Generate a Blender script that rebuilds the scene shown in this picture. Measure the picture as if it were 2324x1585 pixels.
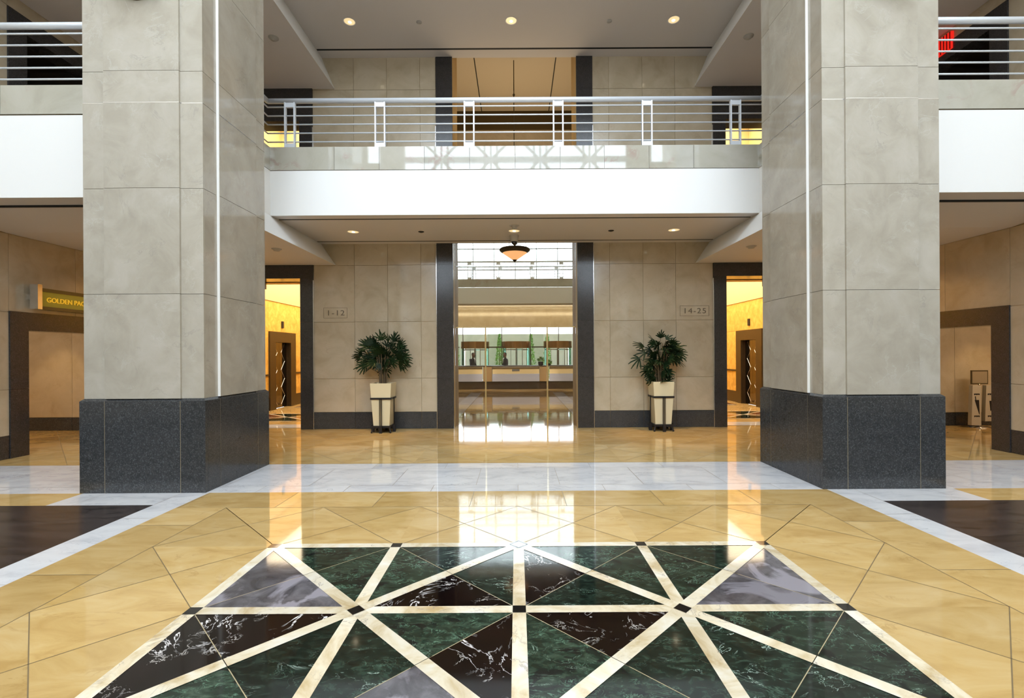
import bpy, bmesh, math, random
from mathutils import Vector, Matrix
random.seed(7)
S = bpy.context.scene
C = S.collection
for o in list(bpy.data.objects):
    bpy.data.objects.remove(o)

# ------------------------------------------------------------------ camera
F, VX, VY, ROLL, H = 1095.0, 1172.5, 803.0, 0.0058, 1.70   # focal length in pixels of a 2324 wide frame
cd = bpy.data.cameras.new('camera')
cam = bpy.data.objects.new('camera', cd); C.objects.link(cam)
cd.sensor_fit = 'HORIZONTAL'; cd.sensor_width = 36.0
cd.lens = 36.0*F/2324.0
cd.shift_x = -(VX-1162.0)/2324.0
cd.shift_y = (VY-792.5)/2324.0
cd.clip_end = 200
cam.location = (0, 0, H)
cam.rotation_euler = (math.pi/2, ROLL, 0)
S.camera = cam
# ------------------------------------------------------------------ view, world, render settings of the light
S.view_settings.view_transform = 'Standard'
S.view_settings.look = 'None'
S.view_settings.gamma = 1.0
S.view_settings.use_curve_mapping = False
S.view_settings.exposure = 0.12
S.cycles.max_bounces = 7
S.cycles.diffuse_bounces = 4
S.cycles.glossy_bounces = 4
S.cycles.transmission_bounces = 5
S.cycles.transparent_max_bounces = 10
S.cycles.caustics_reflective = False
S.cycles.caustics_refractive = False
S.cycles.sample_clamp_indirect = 4.0
W = bpy.data.worlds.new('world'); S.world = W
W.use_nodes = True
bg = W.node_tree.nodes['Background']
bg.inputs[0].default_value = (0.78, 0.89, 1.0, 1)
bg.inputs[1].default_value = 9.0

def area(name, loc, rot, sx, sy, energy, col, portal=False, spread=None):
    l = bpy.data.lights.new(name, 'AREA'); l.shape = 'RECTANGLE'; l.size = sx; l.size_y = sy
    l.energy = energy; l.color = col
    if spread: l.spread = spread
    if portal: l.cycles.is_portal = True
    o = bpy.data.objects.new(name, l); C.objects.link(o); o.location = loc; o.rotation_euler = rot
    return o
PI = math.pi
REAR = -9.5; FAR = 27.0; ROOF_Z = 17.0
area('daylight_portal', (0, REAR+.3, 11.75), (PI/2, 0, 0), 12.4, 8.5, 1, (1, 1, 1), True)
area('daylight_portal', (0, -1.5, ROOF_Z-.05), (0, 0, 0), 11, 9, 1, (1, 1, 1), True)
area('daylight_portal', (0, FAR-.2, 9.0), (-PI/2, 0, 0), 17, 8, 1, (1, 1, 1), True)
area('daylight_portal', (0, FAR-.2, 1.6), (-PI/2, 0, 0), 17, 3.1, 1, (1, 1, 1), True)
def spot(name, loc, energy, col, size=75, blend=.8, rad=.05, rot=(0, 0, 0)):
    l = bpy.data.lights.new(name, 'SPOT'); l.energy = energy; l.color = col
    l.spot_size = math.radians(size); l.spot_blend = blend; l.shadow_soft_size = rad
    o = bpy.data.objects.new(name, l); C.objects.link(o); o.location = loc; o.rotation_euler = rot
    return o
WARM = (1.0, .66, .30)
HALLS = [(-7.55, -4.93), (4.79, 7.5)]
for hx0, hx1 in HALLS:
    xc = (hx0+hx1)/2
    area('hall_cove_light', (xc, 15.2, 4.2), (0, 0, 0), 2.0, 7.0, 115, (1, .78, .40))
    area('hall_cove_light', (xc, 13.6, 9.0), (0, 0, 0), 2.0, 3.5, 130, (1, .84, .56))

# ------------------------------------------------------------------ mesh builder
def tag(o, label=None, cat=None, group=None, kind=None):
    if label: o['label'] = label
    if cat: o['category'] = cat
    if group: o['group'] = group
    if kind: o['kind'] = kind
    return o
def empty(name, loc=(0, 0, 0), label=None, cat=None, group=None, rz=0):
    o = bpy.data.objects.new(name, None); C.objects.link(o)
    o.location = loc; o.rotation_euler = (0, 0, rz); o.empty_display_size = .1
    return tag(o, label, cat, group)

class MB:
    def __init__(s):
        s.v = []; s.f = []; s.m = []; s.t = []
    def poly(s, pts, m=0, t=None):
        n = len(s.v); s.v += [tuple(p) for p in pts]
        s.f.append(tuple(range(n, n+len(pts)))); s.m.append(m); s.t.append(random.random() if t is None else t)
    def box(s, x0, x1, y0, y1, z0, z1, m=0, t=None):
        if x0 > x1: x0, x1 = x1, x0
        t = random.random() if t is None else t
        n = len(s.v)
        s.v += [(x0,y0,z0),(x1,y0,z0),(x1,y1,z0),(x0,y1,z0),(x0,y0,z1),(x1,y0,z1),(x1,y1,z1),(x0,y1,z1)]
        for f in ((0,3,2,1),(4,5,6,7),(0,1,5,4),(1,2,6,5),(2,3,7,6),(3,0,4,7)):
            s.f.append(tuple(n+i for i in f)); s.m.append(m); s.t.append(t)
    def prism(s, sec, y0, y1, m=0, axis='y'):
        # sec: list of (x, z) going round; extruded along y
        n = len(s.v); k = len(sec)
        for yy in (y0, y1):
            for a, b in sec:
                s.v.append((a, yy, b) if axis == 'y' else ((yy, a, b) if axis == 'x' else (a, b, yy)))
        t = random.random()
        s.f.append(tuple(range(n, n+k))); s.f.append(tuple(range(n+2*k-1, n+k-1, -1)))
        for i in range(k):
            j = (i+1) % k
            s.f.append((n+i, n+k+i, n+k+j, n+j))
        s.m += [m]*(k+2); s.t += [t]*(k+2)
    def tube(s, p, q, r, r2=None, n=12, m=0, cap=True):
        p = Vector(p); q = Vector(q); r2 = r if r2 is None else r2
        d = (q-p).normalized()
        a = d.orthogonal().normalized(); b = d.cross(a)
        k = len(s.v)
        for c, rr in ((p, r), (q, r2)):
            for i in range(n):
                an = 2*PI*i/n
                s.v.append(tuple(c+a*math.cos(an)*rr+b*math.sin(an)*rr))
        for i in range(n):
            j = (i+1) % n
            s.f.append((k+i, k+j, k+n+j, k+n+i)); s.m.append(m); s.t.append(0)
        if cap:
            s.f.append(tuple(range(k+n-1, k-1, -1))); s.f.append(tuple(range(k+n, k+2*n)))
            s.m += [m, m]; s.t += [0, 0]
    def lathe(s, prof, c=(0, 0, 0), n=32, m=0):
        k = len(s.v)
        for r, z in prof:
            for i in range(n):
                an = 2*PI*i/n
                s.v.append((c[0]+r*math.cos(an), c[1]+r*math.sin(an), c[2]+z))
        for a in range(len(prof)-1):
            for i in range(n):
                j = (i+1) % n
                s.f.append((k+a*n+i, k+a*n+j, k+(a+1)*n+j, k+(a+1)*n+i)); s.m.append(m); s.t.append(0)
    def build(s, name, mats, parent=None, smooth=False, bevel=0, loc=None, fix=False):
        me = bpy.data.meshes.new(name)
        me.from_pydata(s.v, [], s.f)
        if not isinstance(mats, (list, tuple)): mats = [mats]
        for m in mats: me.materials.append(m)
        me.polygons.foreach_set('material_index', s.m)
        at = me.attributes.new('tile', 'FLOAT', 'FACE'); at.data.foreach_set('value', s.t)
        if smooth: me.polygons.foreach_set('use_smooth', [True]*len(s.f))
        me.update()
        if fix:
            b = bmesh.new(); b.from_mesh(me); bmesh.ops.remove_doubles(b, verts=b.verts, dist=1e-5)
            bmesh.ops.recalc_face_normals(b, faces=b.faces); b.to_mesh(me); b.free()
        o = bpy.data.objects.new(name, me); C.objects.link(o)
        if parent: o.parent = parent
        if loc: o.location = loc
        if bevel:
            bm = o.modifiers.new('bevel', 'BEVEL'); bm.width = bevel; bm.segments = 2; bm.limit_method = 'ANGLE'
        return o
def struct(mb, name, mats, parent=None, **k):
    o = mb.build(name, mats, parent, **k)
    if parent is None: o['kind'] = 'structure'
    return o

# ------------------------------------------------------------------ materials
def nm(name):
    m = bpy.data.materials.new(name); m.use_nodes = True
    nt = m.node_tree; return m, nt, nt.nodes['Principled BSDF']
def simple(name, col, rough=.5, metal=0, emit=None, es=0, spec=.5, noise=0):
    m, nt, b = nm(name)
    b.inputs['Base Color'].default_value = (*col, 1)
    b.inputs['Roughness'].default_value = rough
    b.inputs['Metallic'].default_value = metal
    b.inputs['Specular IOR Level'].default_value = spec
    if emit:
        b.inputs['Emission Color'].default_value = (*emit, 1); b.inputs['Emission Strength'].default_value = es
    tc = nt.nodes.new('ShaderNodeTexCoord'); n = nt.nodes.new('ShaderNodeTexNoise')
    nt.links.new(tc.outputs['Object'], n.inputs['Vector']); n.inputs['Scale'].default_value = 6; n.inputs['Detail'].default_value = 4
    mr = nt.nodes.new('ShaderNodeMapRange'); nt.links.new(n.outputs['Fac'], mr.inputs['Value'])
    mr.inputs['To Min'].default_value = max(0, rough-.04-noise); mr.inputs['To Max'].default_value = rough+.04+noise
    nt.links.new(mr.outputs['Result'], b.inputs['Roughness'])
    return m
def stone(name, c0, c1, c2=None, scale=2.0, rough=.12, tv=.10, veins=None, speck=None, bump=0, distort=.8, detail=8, stretch=(1, 1, 1), blotch=None, ior=1.5):
    """mottled polished stone: c0..c1 (..c2) over noise, per-slab offset from the 'tile' attribute"""
    m, nt, b = nm(name); L = nt.links.new; N = nt.nodes.new
    geo = N('ShaderNodeNewGeometry'); at = N('ShaderNodeAttribute'); at.attribute_name = 'tile'
    wn = N('ShaderNodeTexWhiteNoise'); wn.noise_dimensions = '1D'; L(at.outputs['Fac'], wn.inputs['W'])
    sc = N('ShaderNodeVectorMath'); sc.operation = 'SCALE'; L(wn.outputs['Color'], sc.inputs[0]); sc.inputs['Scale'].default_value = 40
    ad = N('ShaderNodeVectorMath'); ad.operation = 'ADD'; L(geo.outputs['Position'], ad.inputs[0]); L(sc.outputs[0], ad.inputs[1])
    mp = N('ShaderNodeMapping'); L(ad.outputs[0], mp.inputs['Vector']); mp.inputs['Scale'].default_value = stretch
    mp.inputs['Rotation'].default_value = (0, 0, .5)
    n1 = N('ShaderNodeTexNoise'); L(mp.outputs[0], n1.inputs['Vector']); n1.inputs['Scale'].default_value = scale
    n1.inputs['Detail'].default_value = detail; n1.inputs['Distortion'].default_value = distort; n1.inputs['Roughness'].default_value = .6
    cr = N('ShaderNodeValToRGB'); L(n1.outputs['Fac'], cr.inputs['Fac'])
    cr.color_ramp.elements[0].position = .32; cr.color_ramp.elements[0].color = (*c0, 1)
    cr.color_ramp.elements[1].position = .70; cr.color_ramp.elements[1].color = (*(c2 or c1), 1)
    if c2:
        e = cr.color_ramp.elements.new(.5); e.color = (*c1, 1)
    col = cr.outputs['Color']
    def mix(fac, a, bcol, typ='MIX'):
        x = N('ShaderNodeMix'); x.data_type = 'RGBA'; x.blend_type = typ
        if isinstance(fac, (int, float)): x.inputs[0].default_value = fac
        else: L(fac, x.inputs[0])
        L(a, x.inputs[6])
        if isinstance(bcol, tuple): x.inputs[7].default_value = (*bcol, 1)
        else: L(bcol, x.inputs[7])
        return x.outputs[2]
    if blotch:
        bc, bs, lo, hi = blotch
        n3 = N('ShaderNodeTexNoise'); L(mp.outputs[0], n3.inputs['Vector']); n3.inputs['Scale'].default_value = bs; n3.inputs['Detail'].default_value = 5
        n3.inputs['Distortion'].default_value = 1.5
        r3 = N('ShaderNodeMapRange'); L(n3.outputs['Fac'], r3.inputs['Value']); r3.inputs['From Min'].default_value = lo; r3.inputs['From Max'].default_value = hi
        col = mix(r3.outputs['Result'], col, bc)
    if veins:
        for (vc, vs, wd, lo, amt, dist) in veins:
            n2 = N('ShaderNodeTexNoise'); L(mp.outputs[0], n2.inputs['Vector']); n2.inputs['Scale'].default_value = vs
            n2.inputs['Detail'].default_value = 6; n2.inputs['Distortion'].default_value = dist; n2.inputs['Roughness'].default_value = .62
            s_ = N('ShaderNodeMath'); s_.operation = 'SUBTRACT'; L(n2.outputs['Fac'], s_.inputs[0]); s_.inputs[1].default_value = .5
            a_ = N('ShaderNodeMath'); a_.operation = 'ABSOLUTE'; L(s_.outputs[0], a_.inputs[0])
            r_ = N('ShaderNodeMapRange'); L(a_.outputs[0], r_.inputs['Value']); r_.inputs['From Min'].default_value = wd*.3; r_.inputs['From Max'].default_value = wd
            r_.inputs['To Min'].default_value = 1; r_.inputs['To Max'].default_value = 0
            n4 = N('ShaderNodeTexNoise'); L(mp.outputs[0], n4.inputs['Vector']); n4.inputs['Scale'].default_value = vs*.7+1.3; n4.inputs['Detail'].default_value = 2
            r4 = N('ShaderNodeMapRange'); L(n4.outputs['Fac'], r4.inputs['Value']); r4.inputs['From Min'].default_value = lo; r4.inputs['From Max'].default_value = lo+.12
            mu = N('ShaderNodeMath'); mu.operation = 'MULTIPLY'; L(r_.outputs[0], mu.inputs[0]); L(r4.outputs[0], mu.inputs[1])
            mu2 = N('ShaderNodeMath'); mu2.operation = 'MULTIPLY'; L(mu.outputs[0], mu2.inputs[0]); mu2.inputs[1].default_value = amt
            col = mix(mu2.outputs[0], col, vc)
    if speck:
        sc_, ss, lo = speck
        n5 = N('ShaderNodeTexNoise'); L(geo.outputs['Position'], n5.inputs['Vector']); n5.inputs['Scale'].default_value = ss; n5.inputs['Detail'].default_value = 3
        r5 = N('ShaderNodeMapRange'); L(n5.outputs['Fac'], r5.inputs['Value']); r5.inputs['From Min'].default_value = lo; r5.inputs['From Max'].default_value = lo+.25
        col = mix(r5.outputs[0], col, sc_)
    if tv:
        r6 = N('ShaderNodeMapRange'); L(wn.outputs['Value'], r6.inputs['Value']); r6.inputs['To Min'].default_value = 1-tv; r6.inputs['To Max'].default_value = 1+tv*.6
        h = N('ShaderNodeHueSaturation'); L(r6.outputs[0], h.inputs['Value']); L(col, h.inputs['Color']); col = h.outputs['Color']
    L(col, b.inputs['Base Color'])
    b.inputs['Roughness'].default_value = rough
    b.inputs['IOR'].default_value = ior
    if bump:
        n7 = N('ShaderNodeTexNoise'); L(geo.outputs['Position'], n7.inputs['Vector']); n7.inputs['Scale'].default_value = .9; n7.inputs['Detail'].default_value = 1
        bp = N('ShaderNodeBump'); bp.inputs['Strength'].default_value = 1; bp.inputs['Distance'].default_value = bump
        L(n7.outputs['Fac'], bp.inputs['Height']); L(bp.outputs[0], b.inputs['Normal'])
    return m

FB = .0006
M = {}
M['column'] = stone('grey_beige_marble', (.38,.345,.285), (.435,.40,.335), (.485,.45,.39), 2.6, .10, .05, veins=[((.30,.28,.25), 1.6, .012, .52, .4, 1.0), ((.54,.53,.49), 2.2, .02, .5, .3, 1.2)], distort=.5)
M['wall'] = stone('beige_wall_marble', (.44,.365,.25), (.50,.42,.30), (.55,.475,.355), 2.0, .13, .05, veins=[((.38,.28,.19), 1.8, .02, .55, .3, 1.)], distort=.5)
M['curb'] = stone('curb_marble', (.40,.38,.31), (.46,.44,.37), (.50,.48,.42), 1.4, .03, .06, veins=[((.40,.28,.24), 1.3, .04, .55, .6, 1.5)], ior=1.7)
M['joint'] = simple('joint', (.16,.14,.12), .7)
M['floorjoint'] = simple('floor_joint', (.20,.14,.07), .4)
M['brassjoint'] = simple('pale_joint', (.42,.34,.20), .3)
M['granite'] = stone('dark_granite', (.030,.032,.034), (.048,.050,.053), None, 14, .16, .10, speck=((.095,.10,.11), 75, .50), detail=6)
M['granitewarm'] = stone('dark_granite_frame', (.024,.023,.023), (.038,.036,.037), None, 14, .16, .10, speck=((.075,.07,.073), 75, .50), detail=6)
M['paint'] = simple('white_paint', (.86,.86,.85), .6)
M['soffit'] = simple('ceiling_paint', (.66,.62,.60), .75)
M['black'] = simple('black_gap', (.008,.008,.008), .8)
M['lime'] = stone('yellow_limestone', (.48,.30,.105), (.57,.38,.148), (.63,.45,.21), 1.8, .05, .12, veins=[((.38,.22,.07), 1.2, .02, .55, .35, 1.5)], bump=FB, stretch=(1, 2.2, 1), detail=10, ior=1.42)
M['white'] = stone('white_floor_marble', (.56,.55,.57), (.68,.67,.68), (.74,.73,.73), 2.2, .05, .04, veins=[((.38,.38,.42), 1.6, .015, .50, .6, 2.)], bump=FB, stretch=(1, 2, 1))
M['strip'] = stone('cream_strip_marble', (.50,.36,.18), (.72,.62,.45), (.80,.76,.68), 3.2, .06, .12, veins=[((.30,.25,.22), 3, .02, .52, .7, 2.)], bump=FB)
M['green'] = stone('green_marble', (.007,.012,.008), (.017,.031,.020), (.046,.072,.048), 11, .07, .35, veins=[((.12,.22,.15), 7, .02, .48, .8, 2.), ((.30,.42,.33), 1.6, .005, .54, .8, 3.)], blotch=((.008,.010,.009), 3.5, .56, .62), bump=FB, ior=1.42, stretch=(1, 1.8, 1))
M['dgreen'] = stone('dark_green_marble', (.005,.007,.005), (.009,.016,.011), (.028,.050,.034), 13, .07, .3, veins=[((.08,.14,.10), 6, .015, .52, .7, 2.), ((.35,.45,.38), 1.3, .005, .50, .9, 1.5)], bump=FB, ior=1.42, stretch=(1, 1.8, 1))
M['maroon'] = stone('black_red_marble', (.003,.0015,.0015), (.005,.0022,.0022), (.010,.004,.0035), 4, .07, .2, veins=[((.85,.80,.78), 2.6, .010, .49, 1., .8), ((.6,.55,.5), 5, .010, .53, .8, .6)], bump=FB, ior=1.4)
M['grey'] = stone('grey_marble', (.060,.055,.060), (.10,.092,.10), (.16,.15,.16), 3.4, .07, .2, blotch=((.26,.24,.27), 2.2, .52, .60), bump=FB, distort=2)
M['blackstone'] = stone('black_inset_stone', (.006,.006,.006), (.012,.012,.012), None, 6, .05, 0, bump=FB)
M['brown'] = stone('brown_black_marble', (.028,.020,.018), (.045,.033,.030), (.065,.050,.045), 1.2, .22, .1, veins=[((.010,.007,.006), .8, .03, .45, .8, 2.)], bump=FB, stretch=(.5, 2, 1), distort=1.5)
M['red'] = stone('red_brown_marble', (.10,.03,.015), (.16,.05,.02), None, 3, .06, .1, bump=FB)
M['rail'] = simple('brushed_aluminium_paint', (.78,.83,.90), .35, .25)
M['steel'] = simple('polished_steel', (.80,.80,.80), .16, 1)
M['brass'] = simple('polished_brass', (.80,.66,.38), .18, 1)
M['gold'] = stone('golden_onyx', (.50,.30,.07), (.62,.38,.09), (.70,.46,.13), 5, .15, .08, detail=6)
M['goldpaint'] = simple('gold_cream_paint', (.62,.42,.18), .6)
M['brownstone'] = stone('brown_granite', (.022,.014,.006), (.034,.022,.010), None, 10, .32, .1, speck=((.055,.037,.018), 80, .5))
M['darksteel'] = simple('mirror_bronze_steel', (.16,.15,.15), .10, 1)
M['warmglow'] = simple('cove_glow', (1,.9,.6), .5, 0, (1, .93, .76), 4.0)
M['bronze'] = simple('dark_bronze', (.10,.075,.035), .35, .6)
M['iron'] = simple('black_iron', (.012,.010,.010), .45, .2)
M['pot'] = simple('cream_lacquer', (.72,.62,.40), .35)
M['soil'] = simple('potting_bark', (.04,.025,.015), .9)
M['cane'] = simple('palm_cane', (.10,.065,.03), .7)
M['engrave'] = simple('engraved_line', (.13,.10,.065), .7)
M['hallpaint'] = simple('beige_cove_paint', (.60,.50,.36), .6)
M['hallgold'] = simple('upper_hall_paint', (.78,.66,.38), .6)
M['dark'] = simple('dark_interior', (.06,.045,.035), .6)
M['lampcream'] = simple('alabaster_glass', (.8,.6,.4), .3, 0, (1, .50, .20), 1.1)
M['bulb'] = simple('lamp_bulb', (1,1,1), .3, 0, (1, .86, .62), 14)
M['lampreflector'] = simple('lit_lamp_reflector', (.8,.7,.5), .3, 0, (1, .72, .36), .75)
M['reflector'] = simple('lamp_reflector', (.9,.85,.75), .15, .9)
M['plastic'] = simple('grey_white_plastic', (.42,.40,.37), .45)
M['domeglass'] = simple('black_dome', (.01,.01,.012), .05)
M['outside'] = stone('outside_pale_wall', (.60,.66,.54), (.68,.73,.60), (.80,.84,.72), .35, .7, 0, distort=3)
M['pave'] = simple('pavement', (.4,.4,.38), .8)

def leafmat(name, a, b_, tr=0):
    m, nt, b = nm(name); N = nt.nodes.new; L = nt.links.new
    at = N('ShaderNodeAttribute'); at.attribute_name = 'tile'
    cr = N('ShaderNodeValToRGB'); L(at.outputs['Fac'], cr.inputs['Fac'])
    cr.color_ramp.elements[0].color = (*a, 1); cr.color_ramp.elements[1].color = (*b_, 1)
    L(cr.outputs[0], b.inputs['Base Color']); b.inputs['Roughness'].default_value = .5; b.inputs['Specular IOR Level'].default_value = .15
    return m
M['leaf'] = leafmat('palm_leaf', (.004,.013,.005), (.018,.038,.012))
M['bright_leaf'] = leafmat('bright_leaf', (.05,.14,.02), (.20,.38,.05))
M['shrub'] = leafmat('shrub_leaf', (.08,.26,.04), (.25,.50,.08))

def glass(name, tint, refl=1.0, ior=1.5):
    m = bpy.data.materials.new(name); m.use_nodes = True; nt = m.node_tree; nt.nodes.clear(); N = nt.nodes.new; L = nt.links.new
    out = N('ShaderNodeOutputMaterial'); mx = N('ShaderNodeMixShader'); tr = N('ShaderNodeBsdfTransparent'); gl = N('ShaderNodeBsdfGlossy')
    fr = N('ShaderNodeFresnel'); fr.inputs['IOR'].default_value = ior
    mu = N('ShaderNodeMath'); mu.operation = 'MULTIPLY'; mu.inputs[1].default_value = refl; L(fr.outputs[0], mu.inputs[0])
    tr.inputs[0].default_value = (*tint, 1); gl.inputs['Roughness'].default_value = .0
    L(mu.outputs[0], mx.inputs[0]); L(tr.outputs[0], mx.inputs[1]); L(gl.outputs[0], mx.inputs[2]); L(mx.outputs[0], out.inputs[0])
    return m
M['glass'] = glass('clear_glass', (.93,.96,.93), 1.3)
M['doorglass'] = glass('portal_glass', (.90,.88,.87), 1.0)
M['teal'] = glass('teal_curved_glass', (.30,.62,.55), 1.6)

# ================================================================== key dimensions (metres)
DW = 11.03            # back wall plane
DB = 8.746            # middle balcony front
DS = 6.70             # side balcony front
z_c, z_ft, z_ct, z_rt = H+2.528, H+3.339, H+3.77, H+4.69     # balcony soffit, white fascia top, curb top, handrail top
z_s = H+2.05          # lower side soffit
u_c, u_s = H+6.784, H+6.078                                   # upper ceiling and upper side soffit
SL, SR = -8.45, 8.22  # side walls
UF = H+3.60           # upper floor
ROOF = 17.0
A = 1.085; R0 = 4.29; OX = .008
D1, D2 = 5.967, 7.50
def X(px, D): return (px-VX)*D/F

# ================================================================== floor
fl = MB()
fm = [M[k] for k in ('lime','white','strip','green','dgreen','maroon','grey','blackstone','brown','floorjoint','brassjoint','red')]
LI, WH, ST, GR, DG, MA, GY, BK, BR, FJ, BJ, RD = range(12)
def P(x, y, z=0): return (x+OX, y, z)
def fpoly(pts, m, z=0, t=None): 
    a = sum(pts[i][0]*pts[(i+1) % len(pts)][1]-pts[(i+1) % len(pts)][0]*pts[i][1] for i in range(len(pts)))
    if a < 0: pts = pts[::-1]
    fl.poly([P(x, y, z) for x, y in pts], m, t)
def frect(x0, x1, y0, y1, m, z=0): fpoly([(x0,y0),(x1,y0),(x1,y1),(x0,y1)], m, z)
def fline(p, q, w, m, z=.0010):
    p = Vector(p); q = Vector(q); d = (q-p).normalized(); n = Vector((-d.y, d.x))*w/2
    fpoly([tuple(p+n), tuple(q+n), tuple(q-n), tuple(p-n)], m, z, t=random.random())
JW = .006
def cross_sq(x0, y0, s=A, y1=None, j=FJ):
    x1 = x0+s; y1 = y0+s; c = (x0+s/2, y0+s/2)
    cs = [(x0,y0),(x1,y0),(x1,y1),(x0,y1)]
    for i in range(4): fpoly([cs[i], cs[(i+1)%4], c], LI)
    fline(cs[0], cs[2], JW, j); fline(cs[1], cs[3], JW, j)
# medallion triangles: per cell, octant -> (inner, outer)
def cell(cx, cy, oct_):
    # octants counter-clockwise from +x axis (east): E-NE, NE-N, N-NW, NW-W, W-SW, SW-S, S-SE, SE-E
    ax = [(1,0),(1,1),(0,1),(-1,1),(-1,0),(-1,-1),(0,-1),(1,-1)]
    for k in range(8):
        a_, b_ = ax[k], ax[(k+1)%8]
        inn, out = oct_[k]
        e, c = (a_, b_) if k % 2 == 0 else (b_, a_)      # e: on an axis, c: corner
        pe = (cx+e[0]*A, cy+e[1]*A); pc = (cx+c[0]*A, cy+c[1]*A)
        pm = (cx+c[0]*A/2, cy+c[1]*A/2)
        fpoly([(cx,cy), pe, pm], inn); fpoly([pe, pc, pm], out)
    d = [(cx+A,cy),(cx,cy+A),(cx-A,cy),(cx,cy-A)]
    for i in range(4): fline(d[i], d[(i+1)%4], JW*.8, BJ, .0008)
R1 = R0-A
left = [(MA,DG),(GR,DG),(GR,GR),(GY,GY),(MA,MA),(DG,GR),(DG,GY),(GR,MA)]
right = [(GY,GY),(GR,DG),(GR,GR),(DG,MA),(MA,GR),(DG,GR),(DG,DG),(GR,GR)]
for k in range(5):
    cell(-A, R1-2*A*k, left); cell(A, R1-2*A*k, right)
YB = R1-2*A*4-A
SW = .088
for y in [R0-A*k for k in range(11)]: 
    for i in range(-2, 2): fline((i*A, y), ((i+1)*A, y), SW, ST, .0024)
for i in range(-2, 3):
    for k in range(10): fline((i*A, R0-A*k), (i*A, R0-A*(k+1)), SW, ST, .0020)
for k in range(5):
    for cx in (-A, A):
        cy = R1-2*A*k
        for sx, sy in ((1,1),(-1,1),(1,-1),(-1,-1)):
            for q in (0, 1):
                fline((cx+sx*A*q/2, cy+sy*A*q/2), (cx+sx*A*(q+1)/2, cy+sy*A*(q+1)/2), SW, ST, .0028)
                fline((cx+sx*A/2-.05*sy*sx, cy+sy*A/2+.05), (cx+sx*A/2+.05*sx*sy, cy+sy*A/2-.05), .004, FJ, .0030)
q = SW/2
for k in range(0, 10):
    y = R0-A*k
    for i in range(-2, 3):
        x = i*A
        if k % 2 == 1 and abs(i) == 1:
            e = .058; fpoly([(x-e,y),(x,y-e),(x+e,y),(x,y+e)], BK, .0034)
        elif k % 2 == 0 and i == 0:
            e = .098; fpoly([(x-e,y),(x,y-e),(x+e,y),(x,y+e)], WH, .0034)
            for (ax_, ay_), (bx_, by_) in (((-e,0),(0,-e)),((0,-e),(e,0)),((e,0),(0,e)),((0,e),(-e,0))):
                fline((x+ax_*.8, y+ay_*.8), (x+bx_*.8, y+by_*.8), .016, BK, .0040)
        else:
            fpoly([(x-q,y-q),(x+q,y-q),(x+q,y+q),(x-q,y+q)], BK, .0034)
# ring of crossed squares
for i in range(-3, 3): cross_sq(i*A, R0)
for k in range(1, 11):
    cross_sq(-3*A, R0-k*A); cross_sq(2*A, R0-k*A)
fline((-3*A, YB), (-3*A, R0+A), JW, FJ); fline((3*A, YB), (3*A, R0+A), JW, FJ); fline((-3*A, R0+A), (3*A, R0+A), JW, FJ)
for k in (1, -1):
    fline((2*k*A, R0), (3*k*A, R0+A), JW, FJ)
XB = 3.82            # inner edge of white border (centred floor)
XI = 4.15
# outer limestone strip
ys = [YB]+[R0+A/2-k*A for k in range(10, -1, -1)]
for a_, b_ in zip(ys[:-1], ys[1:]):
    frect(-XB, -3*A, a_, b_, LI); frect(3*A, XB, a_, b_, LI)
for y in ys[1:]:
    fline((-XB, y), (-3*A, y), JW, FJ); fline((3*A, y), (XB, y), JW, FJ)
for s in (1, -1): fpoly([(s*3*A, R0+A/2), (s*XB, R0+A/2), (s*XB, R0+A), (s*3*A, R0+A)], LI)
xs = [-XB]+[(i+.5)*A for i in range(-4, 4) if abs((i+.5)*A) < XB]+[XB]
for a_, b_ in zip(xs[:-1], xs[1:]):
    frect(a_, b_, R0+A, D1, LI)
    if b_ < XB: fline((b_, R0+A), (b_, D1), JW, FJ)
# white border and brown fields
DR = 5.49
for s in (1, -1):
    y = YB; k = 0
    while y < D1:
        y2 = min(D1, y+1.45); frect(s*XB, s*XI, y, y2, WH); fline((s*XB, y), (s*XI, y), .004, FJ); y = y2
    frect(s*XI, s*5.38, DR, D1, WH)
    for xx in (4.15, 5.08): fline((s*xx, DR), (s*xx, D1), .004, FJ)
    frect(s*5.38, s*12.9, DR, D1, LI)
    frect(s*XI, s*8.6, YB, DR, BR)
frect(-8.6, 8.6, REAR, YB, LI)
# white band between the columns
rows = [(D1, 6.25, 0), (6.25, 7.16, .5), (7.16, D2, 0)]
for y0, y1, off in rows:
    xx = -12*A+off*A
    while xx < 12*A:
        frect(xx, xx+A, y0, y1, WH); fline((xx, y0), (xx, y1), .005, FJ); xx += A
    fline((-13, y1), (13, y1), .004, FJ)
# limestone behind, lattice of diagonals
y = D2+.05
frect(-13, 13, D2, y, LI)
j = 0
while y < 28:
    xx = -14.5*A if y < DW+.3 else -9.5*A
    while xx < (14*A if y < DW+.3 else 9*A):
        cross_sq(xx, y); xx += A
    y += A
# hall medallions
for hx0, hx1 in HALLS:
    xc = (hx0+hx1)/2
    for k in range(2):
        y0 = 12.35+k*3.2; y1 = y0+1.55; x0 = xc-.95; x1 = xc+.95; cy = (y0+y1)/2
        z = .006
        fpoly([(x0,y0),(x1,y0),(x1,y1),(x0,y1)], DG, z)
        fpoly([(x0,y0),(x0,y1),(xc,cy)], RD, z+.0005); fpoly([(x1,y0),(x1,y1),(xc,cy)], RD, z+.0005)
        for p_, q_ in (((x0,y0),(x1,y1)),((x0,y1),(x1,y0)),((x0,cy),(x1,cy)),((x0,y0),(x1,y0)),((x0,y1),(x1,y1))):
            fline(p_, q_, .07, ST, z+.001)
    fpoly([(hx0,11.2),(hx1,11.2),(hx1,11.75),(hx0,11.75)], WH, .006)
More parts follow.
